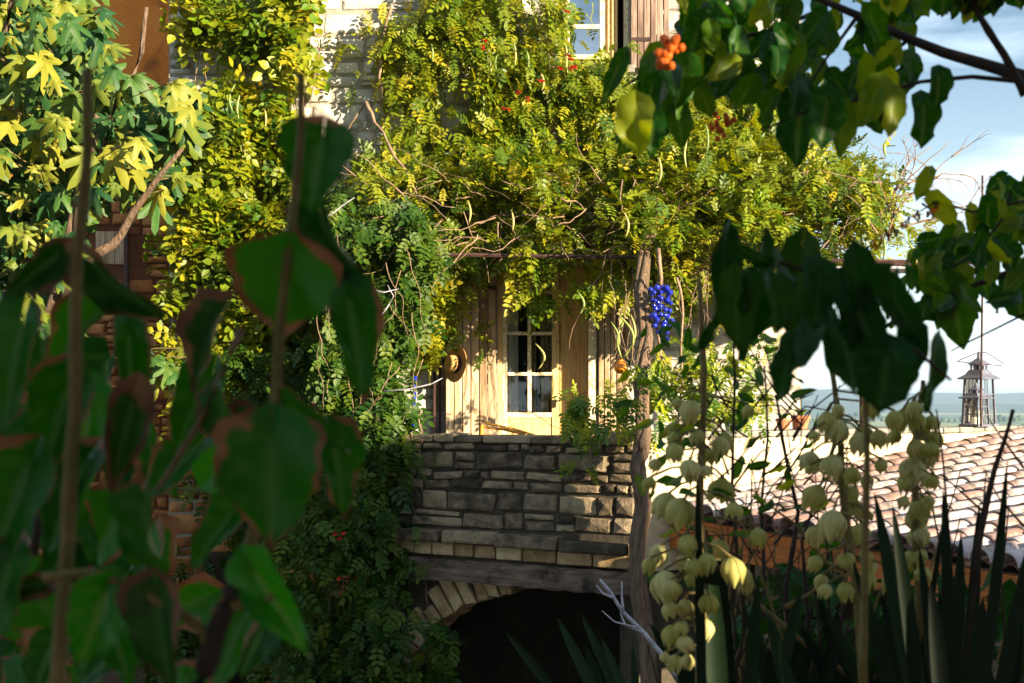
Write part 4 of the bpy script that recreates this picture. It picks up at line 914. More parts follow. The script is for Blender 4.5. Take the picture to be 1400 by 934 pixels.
# ------------------------------------------------------------ things on the terrace and walls
ht = thing('straw_hat', 'straw hat with a dark band hanging left of the door', 'hat', P(618, 500, 14.75))
Mh = Matrix.Rotation(math.radians(75), 3, 'X') @ Matrix.Rotation(0, 3, 'Z'); Mh = Matrix.Rotation(math.radians(-52), 3, 'Z') @ Matrix.Rotation(math.radians(84), 3, 'X')
c = P(624, 498, 14.66)
b_ = MB(); b_.lathe([(.0, .105), (.06, .103), (.085, .09), (.092, .0)], c, 24, 0, Mh); b_.build('crown', M['straw'], ht, smooth=True)
b_ = MB(); b_.lathe([(.09, .0), (.14, -.004), (.185, .012), (.19, .012), (.187, .005), (.14, -.012), (.09, -.008)], c, 28, 0, Mh); b_.build('brim', M['straw'], ht, smooth=True)
b_ = MB(); b_.lathe([(.0935, .002), (.0915, .045)], c, 24, 0, Mh); b_.build('hat_band', M['hatband'], ht, smooth=True)
bp_ = MB(); bp_.tube([P(564, 590, 14.1), P(568, 515, 14.15)], .018, 10); tag(bp_.build('blue_pole', M['bluepaint'], None, smooth=True), 'bright blue pole leaning against the wall behind the parapet', 'pole')
# folding chair, back rails showing over the parapet
ch = thing('folding_chair', 'honey coloured folding wooden chair behind the parapet by the door', 'chair', (-.2, 14.1, DZ0))
for (a_, b_, r_) in (((-.32, 14.0, DZ0), (-.3, 14.1, -.26), .016), ((.12, 14.15, DZ0), (.1, 14.2, -.33), .016), ((-.42, 14.35, DZ0), (-.24, 13.95, -.5), .014), ((.2, 14.35, DZ0), (.16, 13.95, -.5), .014)):
    b2 = MB(); b2.tube([a_, b_], r_, 8); b2.build('leg', M['chairwood'], ch, smooth=True)
for (a_, b_) in (((-.3, 14.1, -.28), (.13, 14.2, -.36)), ((-.27, 14.08, -.24), (.3, 14.1, -.39)), ((-.3, 14.1, -.36), (.1, 14.2, -.42))):
    b2 = MB(); b2.tube([a_, Vector(a_).lerp(Vector(b_), .5)+Vector((0, .03, .012)), b_], .013, 8); b2.build('back_rail', M['chairwood'], ch, smooth=True)
for i in range(4): b2 = MB(); b2.box((-.1, 13.98+i*.09, -.66), (.42, .075, .016)); b2.build('seat_slat', M['chairwood'], ch, bevel=.004)
# blue glass hanging
bl = thing('blue_glass_mobile', 'hanging strings of cobalt blue glass drops right of the vine trunk', 'mobile', P(905, 392, 12.4)); rs = random.Random(31)
disc = MB(); disc.lathe([(0, -.022), (.017, -.015), (.026, 0), (.017, .015), (0, .022)], (0, 0, 0), 14); dm = disc.mesh('glass_drop', True); dm.materials.append(M['blueglass'])
cols_ = [(892, 396, 440), (899, 393, 462), (906, 393, 470), (913, 394, 476), (918, 400, 445), (903, 400, 455), (896, 400, 448), (910, 398, 474)]
for j, (x, y0, y1) in enumerate(cols_):
    y = y0
    while y < y1:
        p = P(x+rs.uniform(-2.5, 2.5), y, 12.4+rs.uniform(-.04, .04)); sc_ = rs.uniform(.75, 1.25)
        link('glass_drop', dm, None, bl, Matrix.Translation(p) @ Matrix.Rotation(rs.uniform(0, 3), 4, 'X') @ Matrix.Rotation(rs.uniform(0, 3), 4, 'Z') @ Matrix.Diagonal((sc_, sc_, sc_*1.1, 1))); y += rs.uniform(6.5, 15)
    b2 = MB(); b2.tube([P(x, y0-12, 12.4), P(x, y1, 12.4)], .0015, 4); b2.build('string', M['metal'], bl)
# orange hanging pot
op = thing('orange_hanging_jar', 'small orange glazed jar hanging on the right shutter', 'jar', P(849, 500, 12.6)); c = P(849, 502, 12.7)
b2 = MB(); b2.lathe([(0, -.06), (.04, -.055), (.062, -.02), (.058, .02), (.035, .05), (.03, .065), (.036, .07)], c, 18); b2.build('jar_body', M['orange'], op, smooth=True)
b2 = MB(); b2.tube([c+Vector((0, 0, .065)), c+Vector((.005, 0, .22))], .003, 5); b2.build('hanging_wire', M['metal'], op)
# lanterns
def lantern(name, label, base, w, h, ang, rod=False):
    t_ = thing(name, label, 'lantern', base, 'lanterns on the rendered wall'); R = Matrix.Rotation(ang, 3, 'Z'); b = Vector(base)
    def bx(c, d, nm, mat, bev=.003): m_ = MB(); m_.box(b+R @ Vector(c), d, R); return m_.build(nm, mat, t_, bevel=bev)
    bh = h*.62; tw = w*.86
    bx((0, 0, .012), (w*1.16, w*1.16, .024), 'base', M['lantern']); 
    for sx_ in (-1, 1):
        for sy in (-1, 1):
            m_ = MB(); p0 = b+R @ Vector((sx_*w*.47, sy*w*.47, .024)); p1 = b+R @ Vector((sx_*tw*.47, sy*tw*.47, bh)); m_.tube([p0, p1], w*.06, 4); m_.build('post', M['lantern'], t_)
    for k_ in range(4):
        Rk = R @ Matrix.Rotation(k_*math.pi/2, 3, 'Z')
        m_ = MB(); wb = w*.44; wt = tw*.44; e = .0
        m_.add([b+Rk @ Vector((-wb, -w*.465, .03)), b+Rk @ Vector((wb, -w*.465, .03)), b+Rk @ Vector((wt, -tw*.465, bh)), b+Rk @ Vector((-wt, -tw*.465, bh))], [(0, 1, 2, 3)]); m_.build('pane', M['glass'], t_)
        for zf in (.36, .68) if rod else (.66,):
            z_ = .03+(bh-.03)*zf; hw = (w*(1-zf)+tw*zf)*.46
            m_ = MB(); m_.box(b+Rk @ Vector((0, -hw-.003, z_)), (hw*2, .008, .009), Rk); m_.build('glazing_bar', M['lantern'], t_)
        m_ = MB(); m_.tube([b+Rk @ Vector((0, -w*.475, .03)), b+Rk @ Vector((0, -tw*.475, bh))], .005, 4); m_.build('glazing_bar', M['lantern'], t_)
    q = math.sqrt(2)
    m_ = MB(); R45 = R @ Matrix.Rotation(math.pi/4, 3, 'Z'); c0 = b+Vector((0, 0, bh))
    m_.lathe([(0, 0), (w*.62*q, 0), (w*.63*q, .012), (w*.4*q, h*.065), (w*.3*q, h*.12), (w*.29*q, h*.125)], c0, 4, 0, R45); m_.build('lantern_roof', M['lantern'], t_)
    m_ = MB()
    for k_ in range(4):
        for e in (-1, 0, 1): Rk = R @ Matrix.Rotation(k_*math.pi/2, 3, 'Z'); m_.box(c0+Rk @ Vector((e*w*.2, -w*.24, h*.155)), (w*.07, w*.05, h*.06), Rk)
    m_.box(c0+Vector((0, 0, h*.19)), (w*.54, w*.54, h*.014), R); m_.build('vent', M['lantern'], t_)
    m_ = MB(); m_.lathe([(w*.36*q, h*.198), (w*.2*q, h*.24), (w*.1*q, h*.27), (w*.09*q, h*.275)], c0, 4, 0, R45); m_.build('cap', M['lantern'], t_)
    m_ = MB(); m_.lathe([(w*.07, h*.27), (w*.1, h*.29), (w*.06, h*.31), (w*.09, h*.33), (w*.05, h*.355), (0, h*.37)], c0, 12); m_.build('finial', M['lantern'], t_, smooth=True)
    m_ = MB(); m_.lathe([(w*.2, .026), (w*.2, bh*.33), (w*.02, bh*.34)], b, 14); m_.build('candle', M['curtain'], t_, smooth=True)
    return t_
lb = uw(4.83, -.15, -.292); lantern('lantern', 'taller grey metal lantern with arched cap at the back on the wall', lb, .25, .80, .62)
lb2 = uw(4.62, -.03, -.292); lantern('lantern', 'smaller grey metal lantern standing in front of the taller one', lb2, .2, .47, .62, True)
# rod with coat-hanger shaped hook over the lanterns
rd = thing('rusty_rod', 'thin rusty rod with a wire hanger rising beside the lanterns', 'rod', P(1341, 583, 14.2)); b2 = MB(); b2.tube([P(1341, 530, 14.2), P(1342, 470, 14.2), P(1343, 400, 14.2), P(1343, 240, 14.2)], .011, 8); b2.build('rod', M['metal'], rd, smooth=True)
b2 = MB(); b2.tube([P(1341, 583, 14.2), P(1341, 530, 14.2)], .011, 8); b2.build('rod', M['metal'], rd, smooth=True)
b2 = MB(); b2.tube([P(x, y, 14.15) for x, y in ((1310, 493), (1337, 482), (1348, 482), (1372, 497), (1370, 500), (1340, 498), (1308, 494))], .004, 5); b2.build('wire_hanger', M['metal'], rd, smooth=True)
# pots on the wall
def pot(t_, sc_, label, grp='pots on the rendered wall', mat='terracotta'):
    b = uw(t_, -.15, -.292); r_ = thing('flower_pot', label, 'pot', b, grp)
    m_ = MB(); m_.lathe([(0, 0), (.06*sc_, 0), (.085*sc_, .1*sc_), (.095*sc_, .1*sc_), (.095*sc_, .13*sc_), (.082*sc_, .13*sc_), (.075*sc_, .11*sc_), (0, .105*sc_)], b, 18); m_.build('pot_body', M[mat], r_, smooth=False)
    for k_ in range(5):
        an = k_*1.3; m_ = MB(); m_.tube([b+Vector((0, 0, .1*sc_)), b+Vector((.03*math.cos(an), .03*math.sin(an), .17*sc_)), b+Vector((.08*math.cos(an), .08*math.sin(an), .19*sc_))], [.008, .014, .002], 5); m_.build('leaf', M['ivyobj'], r_)
pot(2.15, 1.0, 'terracotta pot with a rim on the rendered wall, nearest the lanterns'); pot(1.92, .8, 'smaller terracotta pot second from the lanterns on the rendered wall'); pot(1.5, .95, 'grey stoneware pot on the rendered wall next to the terracotta ones', mat='greycloth'); pot(1.25, .85, 'pale grey pot on the rendered wall closest to the vine trunk', mat='greycloth')
# litter on the ledge
lt = MB()
for i in range(60):
    p = onpar(random.uniform(.15, 1.0), random.uniform(.01, .13), -1.17); an = random.random()*6; d = Vector((math.cos(an), math.sin(an), random.uniform(-.2, .3)))*.03; e = Vector((-d.y, d.x, .01)); lt.add([p-d, p+e*.5+Vector((0, 0, .008)), p+d, p-e*.5], [(0, 1, 2, 3)])
tag(lt.build('dry_leaves', M['forebrown'], None, kind='stuff'), 'dry brown leaves gathered on the parapet ledge', 'leaf litter')
# ------------------------------------------------------------ unseen house right of the view, added to shade the courtyard
nb = thing('shade_house', 'unseen house added right of the view to shade the courtyard', 'house', (7, 2, GZ))
pn = Vector((SUNH.y, -SUNH.x, 0)); nc = Vector((.42, 12.5, 0))+SUNH*12.6      # its end wall runs along the light
Rn = Matrix.Rotation(math.atan2(SUNH.y, SUNH.x), 3, 'Z')
def nbp(a, b, z): return nc+SUNH*a+pn*b+Vector((0, 0, z))
mb = MB(); mb.box(nbp(3, 3.55, -.15), (6, 7.1, 5.7), Rn); mb.build('wall', M['lime'], nb)
mb = MB(); mb.add([nbp(-.15, -.02, 2.72), nbp(6.3, -.02, 2.72), nbp(6.3, 7.3, 2.72), nbp(-.15, 7.3, 2.72), nbp(3, -.02, 3.7), nbp(3, 7.3, 3.7)], [(0, 3, 2, 1), (0, 1, 4), (3, 5, 2), (0, 4, 5, 3), (1, 2, 5, 4)]); mb.build('roof', M['tile'], nb)
for b_ in (1.6, 5.2):
    mb = MB(); mb.box(nbp(-.02, b_, .8), (.06, .9, 1.3), Rn); wo_ = mb.build('window', M['bar'], nb); mb = MB(); mb.box(nbp(-.055, b_, .8), (.01, .74, 1.14), Rn); mb.build('pane', M['skyglass'], wo_)
mb = MB(); mb.box(nbp(-.02, 3.1, -1.95), (.06, 1.0, 2.1), Rn); mb.build('door', M['shutter'], nb)
# ------------------------------------------------------------ foreground leaves, left shrub
shrub = thing('scorched_leaf_shrub', 'out-of-focus shrub with large dark leaves scorched brown at the edges, lower left foreground', 'shrub', (-.5, 1.5, -1.6))
FM = {k_: [leaf_mesh('leaf', M[k_], 14, 4, c_, f_*(1 if k_[:4] == 'fore' else .6), w_, i, shape='ovate' if k_[:4] == 'fore' else 'heart') for i, (c_, f_, w_) in enumerate(((.12, .5, .09), (-.08, .38, .08), (.35, .7, .12), (.15, .45, .12), (.05, .8, .09)))] for k_ in ('fore', 'forebrown', 'foregreen', 'redbud', 'neardark')}
def place(par, kind, bx, by, tx, ty, wpx, Y, roll=0, dy=0, vi=None, face=None):
    a = P(bx, by, Y); b = P(tx, ty, Y+dy); d = b-a; L_ = d.length; wid = wpx/F*Y
    nrm_ = Vector((0, -1, 0)) if face is None else Vector(face)
    dn = d.normalized(); nrm_ = (nrm_-dn*nrm_.dot(dn)).normalized(); nrm_ = Matrix.Rotation(roll, 3, dn) @ nrm_
    Mx = frame(a, dn, nrm_, (wid/1.0*.97, L_, (wid+L_)/2)); ms = FM[kind]; link('leaf', ms[vi if vi is not None else random.randrange(len(ms))], None, par, Mx)
FL = [ # kind, base, tip, width, Y, roll, dy, mesh
 ('fore', 440, 192, 425, 305, 108, 1.35, .1, .0, 0), ('fore', 395, 350, 385, 478, 165, 1.3, 0, .03, 0), ('forebrown', 440, 295, 510, 420, 62, 1.4, .5, 0, 2), ('fore', 475, 412, 497, 565, 84, 1.4, -.4, 0, 3),
 ('forebrown', 305, 430, 262, 545, 80, 1.35, .5, 0, 4), ('fore', 372, 600, 372, 760, 170, 1.25, 0, .02, 1), ('fore', 395, 555, 492, 622, 62, 1.3, .3, 0, 1), ('fore', 455, 600, 478, 720, 74, 1.35, -.5, 0, 3),
 ('foregreen', 350, 782, 428, 905, 78, 1.2, .1, 0, 1), ('foregreen', 145, 812, 108, 925, 92, 1.2, -.2, 0, 0), ('forebrown', 215, 815, 232, 960, 92, 1.2, .2, 0, 0), ('fore', 200, 690, 215, 815, 80, 1.25, .5, 0, 2),
 ('forebrown', 180, 550, 150, 695, 66, 1.3, -.3, 0, 2), ('fore', 30, 450, 12, 620, 90, 1.3, .2, 0, 1), ('fore', 95, 530, 35, 700, 90, 1.35, 0, 0, 0), ('fore', 115, 640, 55, 790, 90, 1.4, .3, 0, 3), ('foregreen', 120, 560, 95, 740, 80, 1.5, -.3, 0, 1),
 ('forebrown', 130, 362, 232, 455, 74, 1.35, .4, 0, 2), ('forebrown', 80, 345, -8, 425, 60, 1.3, -.5, 0, 2), ('fore', 140, 425, 55, 520, 78, 1.4, .3, 0, 4), ('fore', 175, 460, 192, 600, 56, 1.45, -.5, 0, 3), ('fore', 285, 520, 230, 640, 70, 1.5, .2, 0, 0),
 ('fore', 270, 610, 190, 700, 80, 1.6, .4, 0, 1), ('fore', 40, 640, -20, 800, 110, 1.3, .1, 0, 0), ('fore', 15, 770, -30, 900, 100, 1.3, .2, 0, 3), ('fore', 90, 760, 30, 830, 60, 1.35, -.4, 0, 4), ('foregreen', 290, 650, 350, 590, 60, 1.5, -.3, 0, 1),
 ('fore', 330, 850, 290, 960, 90, 1.3, .5, 0, 1), ('fore', 150, 860, 190, 950, 70, 1.4, -.5, 0, 2), ('fore', 300, 545, 340, 640, 80, 1.45, .6, 0, 3), ('forebrown', 330, 560, 355, 600, 40, 1.5, .2, 0, 0),
 ('fore', 320, 700, 250, 790, 64, 1.6, .4, 0, 0), ('fore', 60, 470, 90, 560, 60, 1.6, .4, 0, 2), ('fore', 205, 600, 240, 700, 60, 1.7, .3, 0, 2), ('fore', 360, 860, 320, 934, 70, 1.6, .2, 0, 0), ('fore', 75, 880, 40, 960, 70, 1.5, .2, 0, 0), ('forebrown', 60, 800, -10, 815, 40, 1.3, .1, 0, 2)]
for q in FL: place(shrub, q[0], q[1], q[2], q[1]+(q[3]-q[1])*.93+rs.gauss(0, 5), q[2]+(q[4]-q[2])*.93, q[5]*.8, q[6], q[7], q[8], q[9])
rs = random.Random(14)
for i in range(30):
    x = rs.uniform(-40, 330)*rs.random()**.5; y = rs.uniform(470, 960); Y = rs.uniform(1.7, 2.6)
    if x > 190 and y < 700: continue
    an = rs.gauss(0, .6); L_ = rs.uniform(70, 120); place(shrub, 'fore', x, y, x+L_*math.sin(an), y+L_*math.cos(an), L_*.75, Y, rs.gauss(0, .6), rs.gauss(0, .03))
def stemp(par, pts, Y, r0, r1, mat='greenstem', nm='stem'):
    pts = [Vector(P(x, y, Y)) for x, y in pts]; q = []
    for i in range(len(pts)-1):
        for f in range(4): q.append(pts[i].lerp(pts[i+1], f/4)+Vector((noise.noise((i+f/4, Y, 1)), 0, 0))*r0*.8)
    q.append(pts[-1]); k_ = len(q); rad = [(r0+(r1-r0)*i/(k_-1))*(1+.18*(i % 6 == 0)) for i in range(k_)]; b2 = MB(); b2.tube(q, rad, 9); b2.build(nm, M[mat], par, smooth=True)
stemp(shrub, [(120, 95), (118, 200), (105, 350), (102, 500), (98, 620), (90, 760), (80, 960)], 1.28, .0045, .007)
stemp(shrub, [(412, 100), (410, 185), (395, 330), (380, 470), (372, 600)], 1.3, .0035, .005); stemp(shrub, [(330, 450), (280, 560), (215, 670)], 1.45, .0035, .003, 'twig')
stemp(shrub, [(60, 790), (110, 783), (170, 795), (240, 835), (275, 860), (285, 880)], 1.2, .004, .005); stemp(shrub, [(322, 800), (295, 860), (270, 940)], 1.2, .008, .009, 'darktwig'); stemp(shrub, [(290, 838), (340, 825), (382, 812)], 1.2, .004, .0025)
stemp(shrub, [(85, 560), (60, 640), (45, 760)], 1.5, .004, .005, 'darktwig'); stemp(shrub, [(372, 600), (350, 700), (330, 790), (300, 860)], 1.35, .005, .007)
# ------------------------------------------------------------ heart-leaved tree, upper right, its crown behind the viewer
rb = thing('heart_leaved_tree', 'heart-leaved tree whose dark branches hang into the upper right foreground', 'tree', (3.4, .2, GZ))
b2 = MB(); b2.tube([(3.4, .2, GZ), (3.3, .3, -1), (3.2, .4, .6), (2.9, .5, 1.7)], [.14, .11, .09, .06], 10); b2.build('trunk', M['darktwig'], rb, smooth=True)
b2 = MB(); b2.tube([(3.2, .4, .5)]+[P(1560, 250, 2.5), P(1470, 160, 2.6), P(1400, 105, 2.65), P(1345, 88, 2.7), P(1290, 72, 2.75), P(1240, 52, 2.8), P(1170, 20, 2.85), P(1100, -10, 2.9), P(1000, -60, 3)], [.05, .024, .017, .013, .0115, .0105, .009, .008, .006, .004], 9); b2.build('branch', M['darktwig'], rb, smooth=True)
for q, r_, Y in (([(1400, 130), (1375, 75), (1335, 10), (1320, -30)], .009, 2.6), ([(1400, 112), (1330, 105), (1260, 112), (1180, 135), (1110, 150), (1050, 175)], .005, 2.65), ([(1240, 55), (1200, 90), (1150, 110)], .004, 2.8), ([(1130, 10), (1060, 40), (980, 60), (900, 90), (850, 120)], .005, 2.9), ([(1170, 25), (1130, 80), (1100, 130)], .004, 2.85), ([(1000, 30), (950, 90), (900, 150)], .004, 2.9)):
    stemp(rb, q, Y, r_, r_*.4, 'darktwig', 'branch')
rs = random.Random(23)
upoly = [(925, -30), (1260, -30), (1290, 20), (1200, 60), (1260, 90), (1250, 150), (1180, 190), (1130, 180), (1080, 165), (1010, 145), (930, 170), (890, 200), (850, 190), (865, 125), (915, 50)]
big = [(1095, 145, 1085, 228, 68), (1130, 140, 1120, 205, 60), (1262, 145, 1263, 202, 52), (1200, 120, 1180, 175, 46), (1283, 105, 1280, 148, 40), (848, 86, 824, 140, 28), (870, 150, 868, 212, 62), (892, 165, 890, 215, 44), (1150, 155, 1150, 215, 44), (1222, 135, 1212, 188, 40), (935, 90, 925, 150, 50), (1080, 60, 1070, 120, 50)]
for (a_, b_, c_, d_, w_) in big: place(rb, 'redbud', a_, b_, c_, d_, w_*1.0, rs.uniform(2.4, 2.7), rs.gauss(0, .3), 0)
for i in range(190):
    for _ in range(50):
        x = rs.uniform(840, 1290); y = rs.uniform(-30, 200)
        if poly_in(x, y, upoly): break
    an = rs.gauss(0, .5); L_ = rs.uniform(30, 48); place(rb, 'redbud', x, y-15, x+L_*math.sin(an), y-15+L_*math.cos(an), L_*rs.uniform(.75, .95), rs.uniform(2.5, 3.3), rs.gauss(0, .6), rs.gauss(0, .04))
for i in range(12):
    x = rs.uniform(1290, 1420); y = rs.uniform(-30, 10); place(rb, 'redbud', x, y-20, x+rs.gauss(0, 15), y+28, 44, 2.6, rs.gauss(0, .5), 0)
# unseen crown mass round the viewer, enlarged and thinned to block sky and dapple sun
cpts = rng.normal(0, 1, (26000, 3)); cpts /= np.linalg.norm(cpts, axis=1, keepdims=True); cpts *= (rng.random((26000, 1))**.4); cpts = cpts*np.array([3.8, 3.0, 1.7])+np.array([1.3, -1.2, 2.2])
inview = (cpts[:, 1] > -.5) & (cpts[:, 2] < .34*cpts[:, 1]+.55) & (np.abs(cpts[:, 0]) < .45*np.abs(cpts[:, 1])+.6)
thin_ = (cpts[:, 0] > 2.2) & (cpts[:, 1] > -1.4) & (cpts[:, 2] > 1.25)
c2 = rng.normal(0, 1, (6000, 3)); c2 /= np.linalg.norm(c2, axis=1, keepdims=True); c2 = c2*(rng.random((6000, 1))**.4)*np.array([1.4, 1.4, 1.1])+np.array([2.5, -1.2, .5]); c2 = c2[(c2[:, 0] > .9) & (c2[:, 1] < .9)]  # extra low blob of leaves, added to shade the left shrub
cpts = cpts[(~inview) & (~thin_) & (np.linalg.norm(cpts, axis=1) > .7)][:14000]; cpts = np.concatenate([cpts, c2]); n = len(cpts)
hv, hf = leaflet_tpl(.5, .1)
link('crown', mass_mesh('crown', [(hv, hf)], mat4(cpts, np.array([0, 0, -1.])+rng.normal(0, .4, (n, 3)), rng.normal(0, 1, (n, 3)), rng.uniform(.09, .15, n))), M['redbudmass'], rb, None, 'stuff')
# berries
def cluster(x, y, Y, n, sp, r_, par):
    m0 = MB(); m0.lathe([(0, -1), (.7, -.7), (1, 0), (.7, .7), (0, 1)], (0, 0, 0), 10); me = m0.mesh('berry', True); me.materials.append(M['berry'])
    for i in range(n):
        p = P(x+rs.gauss(0, sp), y+rs.gauss(0, sp*1.1), Y+rs.gauss(0, .012)); link('berry', me, None, par, Matrix.Translation(p) @ Matrix.Diagonal((r_, r_, r_*1.1, 1)))
cluster(908, 80, 2.35, 16, 7, .0068, rb); cluster(915, 62, 2.35, 12, 6, .0068, rb); cluster(990, 170, 2.8, 16, 9, .006, rb)
# second spray, right edge
rb2 = thing('leafy_spray', 'spray of half-lit heart-shaped leaves reaching in from the right edge', 'branch', P(1440, 380, 3.0))
for q, r_, Y in (([(1470, 360), (1400, 365), (1320, 395), (1240, 425), (1180, 470)], .008, 3.0), ([(1420, 250), (1385, 255), (1370, 300), (1330, 350), (1290, 370)], .004, 3.0), ([(1400, 275), (1330, 290), (1280, 275), (1240, 300)], .003, 3.0), ([(1420, 420), (1360, 450), (1300, 480)], .003, 3.0)): stemp(rb2, q, Y, r_, r_*.4, 'darktwig', 'branch')
rpoly = [(1240, 380), (1260, 340), (1330, 300), (1360, 260), (1420, 240), (1420, 420), (1360, 420), (1300, 440), (1200, 440), (1210, 400)]
for i in range(95):
    for _ in range(50):
        x = rs.uniform(1180, 1420); y = rs.uniform(240, 450)
        if poly_in(x, y, rpoly): break
    an = rs.gauss(0, .7); L_ = rs.uniform(24, 40); place(rb2, 'redbud', x, y-12, x+L_*math.sin(an), y-12+L_*math.cos(an), L_*.85, rs.uniform(2.8, 3.3), rs.gauss(0, .7), rs.gauss(0, .03))
for (a_, b_, c_, d_, w_) in ((1280, 275, 1308, 310, 34), (1262, 330, 1290, 325, 30), (1370, 245, 1348, 262, 26), (1385, 390, 1400, 440, 50), (1300, 400, 1318, 480, 60), (1268, 240, 1252, 275, 26)): place(rb2, 'redbud', a_, b_, c_, d_, w_, 3.0, .3, 0)
# catkin-like dry cluster
for i in range(34):
    t_ = i/33; p = P(1285-115*t_+rs.gauss(0, 3), 275+70*t_+rs.gauss(0, 4), 3.0); b2 = MB(); b2.tube([p, p+Vector((rs.gauss(0, .008), rs.gauss(0, .008), -.014))], [.003, .0015], 5); b2.build('dry_seed', M['berry'] if i % 2 else M['darktwig'], rb2)
# big near dark leaves mid right
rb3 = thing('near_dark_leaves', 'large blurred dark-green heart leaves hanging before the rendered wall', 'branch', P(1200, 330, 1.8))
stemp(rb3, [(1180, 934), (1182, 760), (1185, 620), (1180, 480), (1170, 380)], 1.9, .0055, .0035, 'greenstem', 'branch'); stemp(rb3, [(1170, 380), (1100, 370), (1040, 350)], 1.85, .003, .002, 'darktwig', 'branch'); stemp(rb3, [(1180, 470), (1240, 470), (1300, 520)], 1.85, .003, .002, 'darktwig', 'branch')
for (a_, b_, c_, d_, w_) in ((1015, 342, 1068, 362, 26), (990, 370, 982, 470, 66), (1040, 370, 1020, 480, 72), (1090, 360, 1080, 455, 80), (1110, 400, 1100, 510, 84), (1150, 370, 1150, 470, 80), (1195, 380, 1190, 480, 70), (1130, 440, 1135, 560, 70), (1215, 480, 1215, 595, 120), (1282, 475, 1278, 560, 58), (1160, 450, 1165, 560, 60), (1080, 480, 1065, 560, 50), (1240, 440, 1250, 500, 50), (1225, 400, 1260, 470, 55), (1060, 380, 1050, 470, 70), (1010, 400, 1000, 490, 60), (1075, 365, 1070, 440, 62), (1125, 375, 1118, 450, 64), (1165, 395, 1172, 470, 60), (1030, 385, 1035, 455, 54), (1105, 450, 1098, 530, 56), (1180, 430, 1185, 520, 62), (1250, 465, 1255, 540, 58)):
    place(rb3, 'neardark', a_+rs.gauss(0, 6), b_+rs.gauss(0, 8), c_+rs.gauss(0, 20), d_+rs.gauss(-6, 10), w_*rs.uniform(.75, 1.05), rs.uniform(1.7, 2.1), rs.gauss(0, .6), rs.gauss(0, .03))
# ------------------------------------------------------------ yuccas
def bell_mesh(seed):
    r = random.Random(seed); V = []; Fc = []
    VN = []
    for k in range(6):     # six overlapping tepals, three outer and three inner
        b = len(V); lay = .0 if k % 2 else -.05; a0 = k*math.pi/3+r.uniform(-.06, .06); ln = r.uniform(1.3, 1.5); op = r.uniform(-.08, .1)+(.3 if seed > 4 else 0)
        for i in range(9):
            f = i/8; rad = (.58+lay)*math.sin(min(1, f*1.7+.08)*math.pi/2)**.8*(1-.42*max(0, f-.55)/.45)+op*f
            hw = .68*(1-max(0, (f-.5)/.5)**1.6)*(.6+.4*min(1, f*3))
            for j in range(-3, 4):
                an = a0+hw*j/3; rr = rad*(1+.14*(1-abs(j)/3)+.015*r.uniform(-1, 1)); V.append((rr*math.cos(an), rr*math.sin(an), -ln*f**1.15+.02*r.uniform(-1, 1))); VN.append(1 if abs(j) == 3 else (.5 if j == 0 else (.5 if f < .15 else 0)))
        for i in range(8):
            for j in range(6): q = b+i*7+j; Fc.append((q, q+1, q+8, q+7))
    me = bpy.data.meshes.new('flower'); me.from_pydata(V, [], Fc); me.update(); me.shade_smooth(); me.materials.append(M['petal'])
    a = me.attributes.new('vein', 'FLOAT', 'POINT'); a.data.foreach_set('value', VN); return me
bells = [bell_mesh(i) for i in range(6)]
def yucca_spike(label, spine, Y, flowers, base):
    yr = thing('yucca_flower_spike', label, 'flower spike', base, 'yucca flower spikes in the foreground'); stemp(yr, spine, Y, .011, .005, 'greenstem', 'stalk')
    flowers = [(x, y, w_*.9) for x, y, w_ in flowers]+[(rs.choice(flowers)[0]+rs.gauss(0, 16), rs.choice(flowers)[1]+rs.gauss(0, 8), rs.uniform(17, 29)) for _ in range(16)]
    for (x, y, w_) in flowers:
        p = P(x, y-w_*.5, Y+rs.uniform(-.12, .12)); s_ = w_*rs.uniform(.75, 1.15)/F*Y/1.32; sx_ = min(spine, key=lambda q: abs(q[1]-(y-w_)))[0]
        Mx = Matrix.Translation(p) @ Matrix.Rotation(rs.gauss(0, .25), 4, 'Y') @ Matrix.Rotation(rs.gauss(0, .25), 4, 'X') @ Matrix.Rotation(rs.uniform(0, 6), 4, 'Z') @ Matrix.Diagonal((s_, s_, s_, 1))
        link('flower', bells[rs.randrange(6)], None, yr, Mx)
        q = P(sx_, y-w_*1.1, Y); b2 = MB(); b2.tube([q, q.lerp(p, .6)+Vector((0, 0, .008)), p], [.0028, .0025, .003], 6); b2.build('flower_stem', M['greenstem'], yr, smooth=True)
f1 = [(945, 562, 34), (925, 592, 32), (990, 605, 34), (985, 610, 30), (955, 598, 26), (920, 622, 36), (942, 650, 44), (965, 626, 28), (890, 665, 30), (915, 690, 36), (935, 700, 38), (990, 670, 36), (900, 640, 28), (1005, 700, 30), (1000, 780, 40), (965, 770, 30), (905, 760, 34), (935, 745, 30), (905, 800, 42), (925, 812, 34), (932, 838, 34), (968, 826, 30), (920, 868, 30), (930, 885, 34), (942, 908, 30), (1018, 790, 28), (890, 775, 28), (912, 835, 26), (948, 790, 26)]
yucca_spike('yucca spike of cream bell flowers nearest the vine trunk', [(958, 980), (957, 800), (958, 640), (962, 500), (955, 380)], 3.0, f1, P(958, 960, 3.0)+Vector((0, 0, -1.2)))
f2 = [(1150, 590, 34), (1175, 598, 34), (1130, 575, 28), (1200, 600, 28), (1135, 640, 40), (1150, 660, 44), (1110, 630, 28), (1170, 680, 34), (1120, 680, 36), (1165, 700, 40), (1140, 715, 40), (1175, 735, 34), (1115, 735, 34), (1190, 560, 26), (1195, 780, 34), (1225, 800, 40), (1110, 600, 24), (1205, 640, 28), (1155, 770, 28), (1185, 660, 28)]
yucca_spike('yucca spike of cream bell flowers in front of the rendered wall', [(1185, 980), (1170, 800), (1150, 660), (1145, 560), (1135, 500)], 3.1, f2, P(1185, 960, 3.1)+Vector((0, 0, -1.2)))
